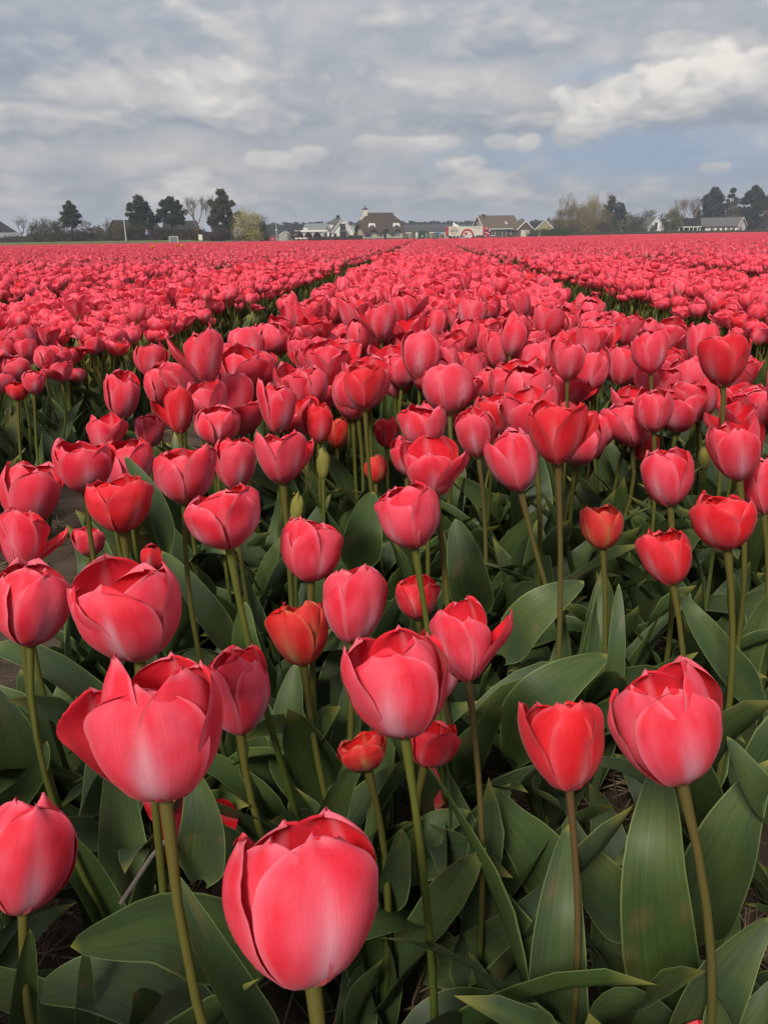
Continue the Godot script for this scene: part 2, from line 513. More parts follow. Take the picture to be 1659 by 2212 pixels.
	placed_leaf(A, [[480, 2230, 0.54], [350, 2160, 0.53], [200, 2120, 0.53], [70, 2150, 0.54]], 0.026, 20, 0.2, 0.05, 2, 0.8)
	placed_leaf(C, [[40, 2300, 0.52], [48, 2170, 0.47], [66, 2005, 0.45]], 0.011, 25, 0.5, 0.05, 3)
	placed_leaf(C, [[200, 2300, 0.54], [190, 2180, 0.52], [186, 2045, 0.51]], 0.009, -20, 0.4, 0.05, 4)
	placed_leaf(A, [[600, 2330, 0.50], [520, 2180, 0.44], [455, 2060, 0.42], [400, 1950, 0.42], [362, 1868, 0.43]], 0.017, 35, 0.5, 0.08, 5)
	placed_leaf(O, [[1205, 2330, 0.60], [1200, 2130, 0.56], [1208, 1960, 0.56], [1228, 1780, 0.60]], 0.025, 8, 0.5, 0.06, 6)
	placed_leaf(P, [[1450, 2220, 0.58], [1425, 2040, 0.54], [1412, 1870, 0.53], [1420, 1730, 0.55], [1420, 1640, 0.585]], 0.028, -8, 0.35, 0.04, 7)
	placed_leaf(I, [[900, 2095, 0.72], [1010, 2060, 0.66], [1110, 2000, 0.64], [1175, 1930, 0.64], [1205, 1870, 0.65]], 0.025, 30, 0.4, 0.06, 8)
	placed_leaf(I, [[1090, 2010, 0.70], [1030, 1985, 0.67], [985, 1935, 0.68], [960, 1968, 0.66]], 0.015, 20, 0.5, 0.1, 9)
	placed_leaf(Fl, [[700, 1830, 0.70], [712, 1760, 0.66], [742, 1695, 0.64], [792, 1628, 0.64]], 0.017, 25, 0.6, 0.08, 10)
	placed_leaf(I, [[915, 1930, 0.74], [905, 1850, 0.70], [935, 1790, 0.69], [1015, 1752, 0.70]], 0.023, -20, 0.5, 0.1, 11)
	placed_leaf(I, [[815, 1980, 0.68], [850, 1880, 0.64], [868, 1790, 0.63]], 0.019, 30, 0.4, 0.1, 12)
	placed_leaf(J, [[1060, 1960, 0.78], [1060, 1870, 0.74], [1040, 1790, 0.73], [1100, 1690, 0.74]], 0.026, 10, 0.4, 0.12, 13)
	placed_leaf(O, [[1240, 1960, 0.74], [1170, 1850, 0.70], [1100, 1770, 0.70], [1060, 1700, 0.72]], 0.032, -25, 0.2, 0.06, 14, 1.15)
	placed_leaf(O, [[1360, 2010, 0.66], [1300, 1930, 0.64], [1250, 1850, 0.64], [1230, 1760, 0.66]], 0.028, 30, 0.3, 0.05, 15)
	placed_leaf(P, [[1480, 2280, 0.52], [1540, 2150, 0.48], [1600, 2060, 0.47], [1670, 1980, 0.47]], 0.021, 20, 0.4, 0.06, 16)
	placed_leaf(P, [[1500, 2010, 0.64], [1560, 1870, 0.58], [1600, 1760, 0.57], [1660, 1640, 0.58]], 0.030, -25, 0.25, 0.06, 17, 1.1)
	placed_leaf(P, [[1690, 1800, 0.58], [1635, 1720, 0.56], [1600, 1650, 0.56], [1570, 1590, 0.57]], 0.018, 40, 0.7, 0.05, 18)
	placed_leaf(P, [[1600, 2330, 0.50], [1560, 2240, 0.47], [1540, 2150, 0.47]], 0.018, -30, 0.4, 0.05, 19)
	placed_leaf(E, [[60, 1790, 0.84], [45, 1680, 0.78], [20, 1570, 0.77], [-20, 1480, 0.78]], 0.030, 15, 0.3, 0.05, 20, 0.85)
	placed_leaf(C, [[-20, 1760, 0.66], [50, 1700, 0.64], [85, 1650, 0.64], [102, 1600, 0.65]], 0.015, 30, 0.5, 0.08, 21, 1.2)
	placed_leaf(AE, [[1090, 1420, 0.92], [1140, 1345, 0.87], [1195, 1295, 0.86], [1262, 1256, 0.88]], 0.029, -30, 0.3, 0.1, 22, 1.2)
	placed_leaf(R, [[1030, 1330, 1.0], [1010, 1235, 0.96], [985, 1120, 0.97]], 0.030, -10, 0.4, 0.05, 23)
	placed_leaf(AH, [[1322, 1530, 0.92], [1330, 1400, 0.88], [1336, 1260, 0.89]], 0.012, 15, 0.3, 0.06, 24, 1.3)
	placed_leaf(AJ, [[1640, 1530, 0.86], [1560, 1420, 0.83], [1500, 1330, 0.83], [1470, 1280, 0.85]], 0.022, 25, 0.4, 0.06, 25, 1.1)
	placed_leaf(Q, [[770, 1230, 1.12], [785, 1150, 1.08], [806, 1062, 1.1]], 0.032, 10, 0.4, 0.05, 26)
	placed_leaf(G, [[640, 1720, 0.86], [622, 1580, 0.82], [640, 1430, 0.83]], 0.024, -20, 0.4, 0.05, 27)
	placed_leaf(O, [[1110, 1640, 0.84], [1150, 1540, 0.80], [1220, 1465, 0.80], [1310, 1412, 0.82]], 0.033, -25, 0.2, 0.08, 28)
	placed_leaf(S, [[510, 1420, 0.92], [450, 1330, 0.88], [400, 1255, 0.88], [350, 1190, 0.9]], 0.020, 25, 0.5, 0.06, 29)
	placed_leaf(Hh, [[540, 1470, 0.86], [528, 1380, 0.83], [532, 1300, 0.84]], 0.018, 10, 0.4, 0.06, 30, 1.2)
	placed_leaf(O, [[1480, 2290, 0.56], [1390, 2190, 0.53], [1330, 2170, 0.53], [1270, 2200, 0.54]], 0.022, -30, 0.3, 0.03, 31, 0.9)
	placed_leaf(I, [[830, 2330, 0.60], [950, 2200, 0.60], [1060, 2175, 0.62], [1150, 2215, 0.64]], 0.018, -20, 0.2, 0.05, 32, 0.7)
	placed_leaf(Z, [[360, 1200, 1.1], [335, 1090, 1.06], [270, 985, 1.06]], 0.018, 20, 0.5, 0.05, 33)
	placed_leaf(G, [[720, 1720, 0.80], [735, 1560, 0.77], [722, 1450, 0.78]], 0.018, 25, 0.4, 0.05, 34)
	placed_leaf(A, [[440, 1900, 0.56], [440, 1780, 0.53], [420, 1660, 0.53]], 0.020, -25, 0.4, 0.05, 35)


func build_ground() -> void:
	var m := PlaneMesh.new()
	m.size = Vector2(1400, 1300)
	var g := part(self, "ground", m, noise_mat(0.085, 0.085, 0.04, 0.08, 0.55), Transform3D(Basis(), Vector3(0, -0.012, -600)))
	g.set_meta("kind", "structure")
	# soil between and under the plants near the camera
	var b := MB.new()
	var nx := 110
	var nz := 120
	var p := PackedVector3Array()
	var c := PackedColorArray()
	for j in nz:
		for i in nx:
			var x := lerpf(-2.4, 2.4, float(i) / (nx - 1))
			var z := lerpf(0.6, -4.0, float(j) / (nz - 1))
			var q := na.get_noise_2d(x * 16.0, z * 16.0) * 0.018 + nb.get_noise_2d(x * 9.0, z * 9.0) * 0.012
			p.append(Vector3(x, q, z))
			c.append(Color(0.035, 0.025, 0.018).lerp(Color(0.085, 0.063, 0.047), clampf(0.5 + q * 25.0, 0.0, 1.0)))
	b.grid(p, c, nx, nz)
	part(self, "soil", b.done(), painted(0.95, 0.25)).set_meta("kind", "structure")
	b = MB.new()
	var far := []
	for e in [[-3.0, 3.0], [-75.0, 88.0], [8.0, 88.0], [190.0, 300.0], [3.5, 3.0]]:
		far.append(Vector3(e[0], -0.006, -e[1]))
	for k in range(1, far.size() - 1):
		b.tri(far[0], far[k], far[k + 1], Color(0.035, 0.03, 0.018))
	part(self, "field_soil", b.done(), painted(0.95, 0.2)).set_meta("kind", "structure")
	# old straw strewn on the soil
	rng.seed = 21
	var s := MB.new()
	for k in 5:
		var a := Vector3.ZERO
		var dirr := Vector3(1, 0.0, 0)
		var pts := PackedVector3Array([Vector3(-0.5, 0, 0), Vector3(-0.1, 0.03, 0.02), Vector3(0.1, 0.02, -0.02), Vector3(0.5, 0.01, 0.05)])
		var xf := Transform3D(Basis(Vector3.UP, k * 1.3).scaled(Vector3(1, 1, 1)), Vector3(0, 0, k * 0.06))
		s.tube(xf * pts, PackedFloat32Array([0.010, 0.012, 0.012, 0.008]), PackedColorArray([Color.WHITE, Color.WHITE, Color.WHITE, Color.WHITE]), 4)
	var mm := MultiMesh.new()
	mm.transform_format = MultiMesh.TRANSFORM_3D
	mm.use_colors = true
	mm.mesh = s.done()
	mm.instance_count = 1500
	for k in 1500:
		var z := -pow(rng.randf(), 1.6) * 3.2 - 0.1
		var x := rng.randf_range(-0.65, 0.65) * (0.5 - z)
		var L := rng.randf_range(0.03, 0.13)
		var bs := Basis.from_euler(Vector3(rng.randfn(0, 0.25), rng.randf() * TAU, rng.randfn(0, 0.3))).scaled(Vector3(L, L, L) * 1.0)
		mm.set_instance_transform(k, Transform3D(bs, Vector3(x, 0.012 + rng.randf() * 0.012, z)))
		mm.set_instance_color(k, Color(0.26, 0.20, 0.13).lerp(Color(0.06, 0.042, 0.027), pow(rng.randf(), 0.5)))
	var o := MultiMeshInstance3D.new()
	o.name = "straw"
	o.multimesh = mm
	o.material_override = painted(0.8, 0.3)
	add_child(o)
	tag(o, "pale broken straw strewn on the dark soil between the plants", "straw", "", "stuff")
	# leaves of plants that have not flowered, filling the bed between the stems
	var und := Node3D.new()
	und.name = "leaf_undergrowth"
	add_child(und)
	tag(und, "dense green tulip leaves of unflowered plants filling the bed between the stems", "leaves", "", "stuff")
	rng.seed = 31
	var lists := []
	for k in 10:
		lists.append([])
	for iu in 17:
		for il in 36:
			var p2 := field(BED0 - BED_W / 2 + (iu + 0.5) * 0.076 + rng.randfn(0, 0.02), 0.25 + il * 0.075 + rng.randfn(0, 0.02))
			var sc := rng.randf_range(0.7, 1.15)
			if -p2.z < 0.62:
				sc *= 0.72
			elif -p2.z > 0.78:
				sc *= 1.25
			if rng.randf() < 0.78 and -p2.z > 0.36 and absf(p2.x) < 0.55 * -p2.z + 0.25:
				lists[(iu * 3 + il * 7) % 10].append(Transform3D(Basis(Vector3.UP, rng.randf() * TAU).scaled(Vector3(sc, sc, sc)), p2))
	for k in 10:
		var lb := MB.new()
		var g2 := RandomNumberGenerator.new()
		g2.seed = 810 + k
		for j in 3:
			grown_leaf(lb, Vector3.ZERO, g2.randf() * TAU, g2.randf_range(0.1, 0.45), g2.randf_range(0.1, 1.8), g2.randf_range(0.16, 0.27), g2.randf_range(0.018, 0.033), g2.randf_range(-1.5, 1.5), g2.randf_range(0.2, 1.0), g2.randf_range(0.15, 0.5), 8100 + k * 5 + j, 11)
		var m2 := MultiMesh.new()
		m2.transform_format = MultiMesh.TRANSFORM_3D
		m2.mesh = lb.done()
		m2.instance_count = lists[k].size()
		for i in lists[k].size():
			m2.set_instance_transform(i, lists[k][i])
		put_many(und, m2, "leaves")
		(und.get_child(k) as MultiMeshInstance3D).material_override = M.leaf


# ---------------------------------------------------------------- tulips
const RC := [[0.11, 0.60, 0.91, 1.0, 0.87, 0.47], [0.11, 0.58, 0.89, 1.03, 1.05, 0.92], [0.11, 0.51, 0.84, 1.09, 1.30, 1.50]]
const YC := [[0.0, 0.13, 0.34, 0.57, 0.80, 1.0], [0.0, 0.13, 0.34, 0.57, 0.80, 1.0], [0.0, 0.16, 0.36, 0.57, 0.75, 0.90]]


func spline(a: Array, t: float) -> float:
	var x := clampf(t, 0.0, 1.0) * (a.size() - 1)
	var k := mini(int(x), a.size() - 2)
	return cubic_interpolate(a[k], a[k + 1], a[maxi(k - 1, 0)] if k > 0 else 2.0 * a[0] - a[1], a[k + 2] if k + 2 < a.size() else 2.0 * a[k + 1] - a[k], x - k)


func opened(a: Array, t: float, o: float) -> float:     # o: 0 closed, 0.5 a cup, 1 wide open; below 0 a bud
	if o < 0.5:
		return lerpf(spline(a[0], t), spline(a[1], t), o * 2.0)
	return lerpf(spline(a[1], t), spline(a[2], t), o * 2.0 - 1.0)


func half_width(t: float, point: float) -> float:
	if t < 0.58:
		return 0.15 + 0.90 * (1.0 - pow(1.0 - t / 0.58, 1.7))
	var u := (t - 0.58) / 0.42
	return 1.05 * pow(maxf(0.0, 1.0 - pow(u, 2.35)), 0.52 + point)


# colours of a petal: outside, redder outside, pale flare, inside
var LOOKS := [
	[Color(0.88, 0.088, 0.140), Color(0.84, 0.031, 0.060), Color(0.88, 0.42, 0.52), Color(0.80, 0.014, 0.022)],
	[Color(0.30, 0.27, 0.06), Color(0.22, 0.22, 0.05), Color(0.34, 0.32, 0.10), Color(0.3, 0.24, 0.05)],
	[Color(0.74, 0.050, 0.050), Color(0.70, 0.020, 0.020), Color(0.62, 0.40, 0.16), Color(0.70, 0.010, 0.012)],
	[Color(0.90, 0.36, 0.03), Color(0.88, 0.28, 0.02), Color(0.90, 0.55, 0.08), Color(0.88, 0.32, 0.02)],
	[Color(0.84, 0.036, 0.058), Color(0.80, 0.016, 0.025), Color(0.82, 0.28, 0.32), Color(0.72, 0.009, 0.012)],
]


func petal_grid(b: MB, R: float, H: float, o: float, outer: bool, sd: int, nu: int, nv: int, look: int, shells: bool, xf := Transform3D.IDENTITY, spread := 0.0) -> void:
	var g := RandomNumberGenerator.new()
	g.seed = sd * 7919 + 13
	var lean := g.randf_range(-0.06, 0.07) + (0.03 if outer else -0.02)
	if g.randf() < 0.16 and o > 0.2 and spread == 0.0:
		lean += g.randf_range(0.1, 0.34) if g.randf() < 0.8 else g.randf_range(0.4, 0.75)
	lean += spread * 0.62
	var twist := g.randf_range(-0.16, 0.16)
	var curl := g.randf_range(-0.06, 0.07) * (1.0 if outer else 0.5)
	var point := g.randf_range(-0.05, 0.10)
	var ph := g.randf() * 9.0
	var ph2 := g.randf() * 9.0
	var ruff := g.randf_range(0.02, 0.07)
	var hs := g.randf_range(0.86, 1.06)
	var ws := g.randf_range(0.97, 1.12) * (1.0 if outer else 0.98)
	var tipc := g.randf_range(-0.07, 0.07)
	var flare := g.randf_range(0.7, 1.15)
	var mottle := g.randf() * 50.0
	var Rr := R * (1.0 if outer else 0.91)
	var C: Array = LOOKS[look]
	var po := PackedVector3Array()
	var co := PackedColorArray()
	var ci := PackedColorArray()
	for j in nv:
		var tau := float(j) / (nv - 1)
		var t := 1.0 - pow(1.0 - tau, 1.6)
		var r := Rr * opened(RC, t, o)
		var y := H * hs * opened(YC, t, o)
		var hw := Rr * half_width(t, point) * ws
		var rho := maxf(r, 0.62 * Rr) * (1.06 if outer else 1.0) * (1.0 + 0.6 * smoothstep(0.6, 1.0, t))
		var la := lean * smoothstep(0.05, 0.8, t) 
		for i in nu:
			var s := 2.0 * i / (nu - 1) - 1.0
			var jag := 1.0 + 0.035 * na.get_noise_2d(t * 30.0 + ph * 5.0, s * 2.0 + ph2) * smoothstep(0.4, 0.9, t)
			var th := clampf(s * hw * jag / rho, -1.7, 1.7)
			var x := (r - rho) + rho * cos(th)
			var z := rho * sin(th)
			var s2 := s * s
			x += Rr * (curl * s2 * s2 * t + tipc * pow(t, 5.0) * (1.0 - 0.3 * s2))
			x -= Rr * 0.045 * exp(-s2 * 55.0) * sin(PI * minf(t * 1.05, 1.0))
			x += Rr * (ruff * sin(s * 4.2 + ph + t * 2.0) * t * t + 0.04 * sin(t * 5.5 + ph2) * s * absf(s))
			x += Rr * 0.075 * na.get_noise_2d(s * 1.6 + ph * 3.0, t * 2.2 + ph2) * smoothstep(0.1, 0.5, t)
			z += twist * Rr * t * t
			var yy := y - H * 0.05 * s2 * t + H * 0.02 * sin(s * 7.0 + ph2) * pow(t, 4.0)
			var ca := cos(la)
			var sa := sin(la)
			po.append(Vector3(x * ca + yy * sa, -x * sa + yy * ca, z))
			# colour
			var nz := na.get_noise_2d(s * 2.2 + mottle, t * 2.4 + mottle)
			var st := na.get_noise_2d(s * 11.0 + mottle, t * 1.3)
			var fine_ := na.get_noise_2d(s * 24.0 + mottle, t * 7.0 + mottle)
			var c: Color = C[0].lerp(C[1], clampf(0.42 + nz * 1.8 + st * 0.55 + fine_ * 0.5, 0.0, 1.0))
			var fl := 0.9 * exp(-pow(s / 0.27, 2.0)) * (1.0 - smoothstep(0.10, 0.80, t)) * flare + 0.55 * exp(-pow(s / 0.07, 2.0)) * (1.0 - smoothstep(0.3, 0.95, t)) * flare
			fl += 0.24 * (1.0 - smoothstep(0.0, 0.42, t)) * (0.6 + st)
			if look == 0:
				c = c.lerp(Color(0.56, 0.06, 0.17), clampf(exp(-pow((absf(s) - 0.22) / 0.14, 2.0)) * (1.0 - smoothstep(0.15, 0.75, t)) * (0.35 + st * 1.2), 0.0, 0.6))
			c = c.lerp(C[2], clampf(fl * (0.85 + st * 0.9), 0.0, 0.86))
			c = c.lerp(C[0].lerp(C[2], 0.35), 0.75 * smoothstep(0.9, 1.0, maxf(absf(s), t)))
			c = c.lerp(Color(0.50, 0.46, 0.22), (1.0 - smoothstep(0.0, 0.07, t)) * 0.7)
			co.append(c)
			var cin: Color = C[3].lerp(C[1], clampf(0.35 + nz * 0.6 + smoothstep(0.6, 1.0, t) * 0.5, 0.0, 0.9))
			ci.append(cin.lerp(C[2], 0.35 * exp(-pow(s / 0.05, 2.0)) * smoothstep(0.25, 1.0, t)))
	var tmp := MB.new()
	tmp.grid(po, co, nu, nv)
	if shells:
		var pin := PackedVector3Array()
		var k := 0
		for q in po:
			pin.append(q - tmp.n[k] * R * 0.013)
			k += 1
		tmp.grid(pin, ci, nu, nv, true)
		# close the rim
		var m := nu * nv
		var ring := []
		for j in range(0, nv - 1):
			ring.append([j * nu, (j + 1) * nu])
			ring.append([(j + 1) * nu + nu - 1, j * nu + nu - 1])
		for i in nu - 1:
			ring.append([(nv - 1) * nu + i, (nv - 1) * nu + i + 1])
		for e in ring:
			tmp.idx.append_array([e[0], e[1], e[0] + m, e[1], e[1] + m, e[0] + m])
	b.add(tmp, xf)


func petal_mesh(R: float, H: float, o: float, outer: bool, sd: int, nu: int, nv: int, look: int, spread := 0.0) -> ArrayMesh:
	var b := MB.new()
	petal_grid(b, R, H, o, outer, sd, nu, nv, look, true, Transform3D.IDENTITY, spread)
	return b.done()


func petal_turn(k: int, yaw: float, sd: int) -> float:
	var g := RandomNumberGenerator.new()
	g.seed = sd * 31 + k
	return yaw + k * TAU / 6.0 + g.randf_range(-0.12, 0.12)


func stem_curve(p0: Vector3, axis: Vector3, g: Vector3, n: int) -> PackedVector3Array:
	var L := (p0 - g).length()
	var c1 := p0 - axis * L * 0.42
	var c2 := g + Vector3.UP * L * 0.35
	var r := PackedVector3Array()
	for k in n:
		var t := float(k) / (n - 1)
		r.append(p0.bezier_interpolate(c1, c2, g, t))
	return r


func stem_grid(b: MB, p0: Vector3, axis: Vector3, g: Vector3, thick: float, n: int, sides: int, brown: float) -> void:
	var p := stem_curve(p0, axis, g, n)
	var r := PackedFloat32Array()
	var c := PackedColorArray()
	for k in n:
		var t := float(k) / (n - 1)
		r.append(thick * (0.92 + 0.25 * t) * (1.5 if k == 0 else 1.0))
		c.append(Color(0.085, 0.095, 0.018).lerp(Color(0.05, 0.082, 0.02), t).lerp(Color(0.085, 0.048, 0.022), brown * (1.0 - t)))
	b.tube(p, r, c, sides)


const LS := [-1.0, -0.93, -0.5, 0.0, 0.5, 0.93, 1.0]
const LS3 := [-1.0, 0.0, 1.0]


# a leaf along a centre line, nrm its upper side, w half-width
func leaf_grid(b: MB, cl: PackedVector3Array, nrm: PackedVector3Array, w: float, fold: float, wave: float, sd: int, fine := true, tint := 1.0) -> void:
	var g := RandomNumberGenerator.new()
	g.seed = sd * 104729 + 7
	var ph := g.randf() * 9.0
	var ph2 := g.randf() * 9.0
	var fr := g.randf_range(6.0, 11.0)
	var bluish := g.randf()
	var nv := cl.size()
	var p := PackedVector3Array()
	var c := PackedColorArray()
	var ss: Array = LS if fine else LS3
	for j in nv:
		var t := float(j) / (nv - 1)
		var T := (cl[mini(j + 1, nv - 1)] - cl[maxi(j - 1, 0)]).normalized()
		var N := (nrm[j] - T * nrm[j].dot(T)).normalized()
		var S := N.cross(T)
		var hw := w * (0.42 + 0.58 * smoothstep(0.0, 0.34, t)) * pow(maxf(0.0, 1.0 - pow(t, 2.6)), 0.82)
		var fo := fold * (1.0 - 0.55 * smoothstep(0.1, 0.8, t)) + 0.5 * (1.0 - smoothstep(0.0, 0.2, t))
		for s in ss:
			var a: float = absf(s)
			var lift: float = hw * a * sin(fo * a) + wave * hw * sin(t * fr + ph + signf(s) * 1.7) * a * a * smoothstep(0.1, 0.5, t)
			p.append(cl[j] + S * (s * hw * cos(fo * a)) + N * lift + S * wave * w * 0.4 * sin(t * fr * 0.6 + ph2))
			var q := na.get_noise_2d(t * 3.0 + ph * 4.0, s * 1.2 + ph2)
			var col := Color(0.046, 0.082, 0.024).lerp(Color(0.052, 0.080, 0.044), bluish)
			col = col.lerp(Color(0.10, 0.145, 0.034), clampf(0.22 + q * 0.7, 0.0, 0.7))
			col = col.lerp(Color(0.13, 0.17, 0.06), 0.5 * (1.0 - smoothstep(0.0, 0.12, t)))
			if fine:
				col = col.lerp(Color(0.26, 0.34, 0.12), 0.75 * smoothstep(0.95, 1.0, a))
			col = col.lerp(Color(0.32, 0.30, 0.07), 0.75 * smoothstep(0.95, 1.0, t))
			col = col.lerp(Color(0.16, 0.11, 0.05), clampf((na.get_noise_2d(t * 9.0 + ph2 * 7.0, s * 5.0 + ph) - 0.38) * 3.0, 0.0, 0.5))
			c.append(col * tint)
	b.grid(p, c, ss.size(), nv)


# a leaf that leaves the foot of a plant: turn about y, angle from upright at the foot, bend, length
func grown_leaf(b: MB, foot: Vector3, turn: float, a0: float, bend: float, length: float, w: float, twist: float, fold: float, wave: float, sd: int, nv := 11, fine := true) -> void:
	var cl := PackedVector3Array()
	var nr := PackedVector3Array()
	var p := Vector2.ZERO
	var R := Basis(Vector3.UP, turn)
	for j in nv:
		var t := float(j) / (nv - 1)
		var al := a0 + bend * pow(t, 1.6)
		var T := R * Vector3(sin(al), cos(al), 0.0)
		var N := R * Vector3(-cos(al), sin(al), 0.0)
		cl.append(foot + R * Vector3(p.x, p.y, 0.0))
		nr.append(N.rotated(T.normalized(), twist * t))
		p += Vector2(sin(al), cos(al)) * length / (nv - 1)
	leaf_grid(b, cl, nr, w, fold, wave, sd, fine)


# a leaf given by places in the photograph (x, y, metres away), w half-width in metres, roll about its line
func placed_leaf(parent: Node3D, pts: Array, w: float, roll: float, fold: float, wave: float, sd: int, tint := 1.0) -> void:
	var c3 := Curve3D.new()
	var q := []
	for e in pts:
		q.append(at(e[0], e[1], e[2]) - parent.position)
	for k in q.size():
		var tn: Vector3 = (q[mini(k + 1, q.size() - 1)] - q[maxi(k - 1, 0)]) / 6.0
		c3.add_point(q[k], -tn, tn)
	var cl := PackedVector3Array()
	var nr := PackedVector3Array()
	var L := c3.get_baked_length()
	for j in 18:
		cl.append(c3.sample_baked(L * j / 17.0, true))
	for j in 18:
		var T := (cl[mini(j + 1, 17)] - cl[maxi(j - 1, 0)]).normalized()
		var V := (cam.position - parent.position - cl[j]).normalized()
		nr.append(V.rotated(T, deg_to_rad(roll)))
	var b := MB.new()
	leaf_grid(b, cl, nr, w, fold, wave, sd, true, tint)
	part(parent, "leaf", b.done(), M.leaf)


# blooms lean towards the light ahead of the camera, the more so the nearer they stand
func stem_axis(bx: float, by: float, tx: float, ty: float, tz: float) -> Vector3:
	var a := (basis_c * Vector3(tx - bx, -(ty - by), 0.0)).normalized()
	var v := ray(bx, by).normalized()
	a = (a - v * a.dot(v)).normalized()
	var ax := (a * a.dot(Vector3.UP) + v * v.dot(Vector3.UP)).normalized()
	return (ax + Vector3(0, 0, tz - tan(0.62 * maxf(0.0, asin(-v.y) - 0.1)))).normalized()


# bx, by: foot of the bloom; tx, ty: middle of its rim; w: its width, all in the photograph. wr: its width in metres
func hero(bx: float, by: float, tx: float, ty: float, w: float, o: float, yaw: float, wr: float, lx: float, lz: float, label: String, look := 0, tz := 0.0, brown := 0.4, leaves := 3, hk := 1.0, aside := 0.0) -> Node3D:
	var sd := heroes.size() + 101
	var g := RandomNumberGenerator.new()
	g.seed = sd
	var z := F * wr / w
	var p0 := at(bx, by, z)
	var axis := stem_axis(bx, by, tx, ty, tz)
	o = o * 0.92 - 0.02 if look != 1 else o
	var v := ray(bx, by).normalized()
	var rmax := lerpf(1.02, 1.08, minf(o * 2.0, 1.0)) if o < 0.5 else lerpf(1.08, 1.46, o * 2.0 - 1.0)
	var R := wr / (2.0 * rmax)
	var app := z * Vector2(tx - bx, ty - by).length() / F
	var H := clampf((app - 0.45 * R * absf(axis.dot(v))) / maxf(axis.cross(v).length(), 0.5), 0.85 * wr, 1.55 * wr) * hk
	var which := -1                                     # the petal that spreads to that side
	if aside != 0.0:
		for k in 6:
			if which < 0 or cos(petal_turn(k, deg_to_rad(yaw), sd)) * signf(aside) > cos(petal_turn(which, deg_to_rad(yaw), sd)) * signf(aside):
				which = k
	# set place, width and height so that the bloom spans what it spans in the photograph
	var fit := Vector2(tx, 0.0)
	var bp := Vector2(bx, by)
	for round_ in 6:
		var mn := Vector2(1e5, 1e5)
		var mx := -mn
		p0 = at(bp.x, bp.y, z)
		for k in 6:
			var pb := MB.new()
			petal_grid(pb, R, H, o, k % 2 == 0, sd * 10 + k, 5, 6, look, false, Transform3D(Basis(Quaternion(Vector3.UP, axis)) * Basis(Vector3.UP, petal_turn(k, deg_to_rad(yaw), sd)), p0), absf(aside) if k == which else 0.001)
			for q in pb.v:
				var pq := pixel(q)
				mn = mn.min(Vector2(pq.x, pq.y))
				mx = mx.max(Vector2(pq.x, pq.y))
		R = clampf(R * w / (mx.x - mn.x), wr * 0.28, wr * 0.6)
		H = clampf(H * (1.0 + 0.8 * ((by - ty) / (mx.y - mn.y) - 1.0)), 0.75 * wr, 2.6 * wr if look == 1 else 1.75 * wr)
		bp += Vector2(fit.x - (mn.x + mx.x) / 2.0, (by + ty) / 2.0 - (mn.y + mx.y) / 2.0) * 0.9
	p0 = at(bp.x, bp.y, z)
	var gnd := Vector3(p0.x + lx, 0.01, p0.z + lz + 0.05)
	var t := thing("tulip", label, "tulip", gnd, 0.0, "coral red tulips in the field" if look != 1 else "green tulip buds")
	var B := Basis(Quaternion(Vector3.UP, axis))
	var off := p0 - gnd
	for k in 6:
		var outer := k % 2 == 0
		var m := petal_mesh(R, H, o, outer, sd * 10 + k, 13 if z < 0.75 else 9, 20 if z < 0.75 else 12, look, absf(aside) if k == which else 0.001)
		part(t, "petal", m, M.petal, Transform3D(B * Basis(Vector3.UP, petal_turn(k, deg_to_rad(yaw), sd)), off))
	var b := MB.new()
	stem_grid(b, off + axis * R * 0.05, axis, Vector3.ZERO, (0.0023 if z < 0.62 else 0.0027) + 0.0005 * g.randf(), 12, 10, brown)
	part(t, "stem", b.done(), M.stem)
	for k in leaves:
		b = MB.new()
		var up := minf(p0.y * 0.9, 0.26)
		grown_leaf(b, Vector3(g.randf_range(-0.01, 0.01), 0, g.randf_range(-0.01, 0.01)), g.randf() * TAU, g.randf_range(0.08, 0.4), g.randf_range(0.1, 1.7), up * g.randf_range(0.85, 1.15), g.randf_range(0.020, 0.035), g.randf_range(-1.4, 1.4), g.randf_range(0.2, 0.95), g.randf_range(0.15, 0.45), sd * 5 + k)
		part(t, "leaf", b.done(), M.leaf)
	heroes.append([bx, by, tx, ty, w, z])
	if SAY:
		print("%s z %.2f base %.2f H/w %.2f" % [label, z, p0.y, H / wr])
	return t


# one whole tulip as a thing with its parts, its bloom at height h above its foot
func grown_tulip(sd: int, h: float, nu: int, nv: int) -> Node3D:
	var g := RandomNumberGenerator.new()
	g.seed = sd
	var t := Node3D.new()
	var o := clampf(g.randfn(0.36, 0.24), 0.0, 0.9)
	var R := g.randf_range(0.029, 0.035)
	var H := R * g.randf_range(2.2, 2.75)
	var ax := Vector3(g.randfn(0, 0.12), 1.0, g.randfn(0, 0.12)).normalized()
	var p0 := Vector3(g.randfn(0, 0.02), h, g.randfn(0, 0.02))
	var yaw := g.randf() * TAU
	var B := Basis(Quaternion(Vector3.UP, ax))
	for k in 6:
		part(t, "petal", petal_mesh(R, H, o, k % 2 == 0, sd * 10 + k, nu, nv, 0 if g.randf() < 0.93 else 4), M.petal, Transform3D(B * Basis(Vector3.UP, petal_turn(k, yaw, sd)), p0))
	var b := MB.new()
	stem_grid(b, p0 + ax * R * 0.05, ax, Vector3.ZERO, 0.0029, 9, 8, g.randf() * 0.6)
	part(t, "stem", b.done(), M.stem)
	for k in 3:
		b = MB.new()
		grown_leaf(b, Vector3.ZERO, g.randf() * TAU, g.randf_range(0.05, 0.3), g.randf_range(0.1, 1.2), g.randf_range(0.23, 0.34), g.randf_range(0.022, 0.037), g.randf_range(-1.2, 1.2), g.randf_range(0.2, 0.9), g.randf_range(0.12, 0.4), sd * 5 + k, 10)
		part(t, "leaf", b.done(), M.leaf)
	return t


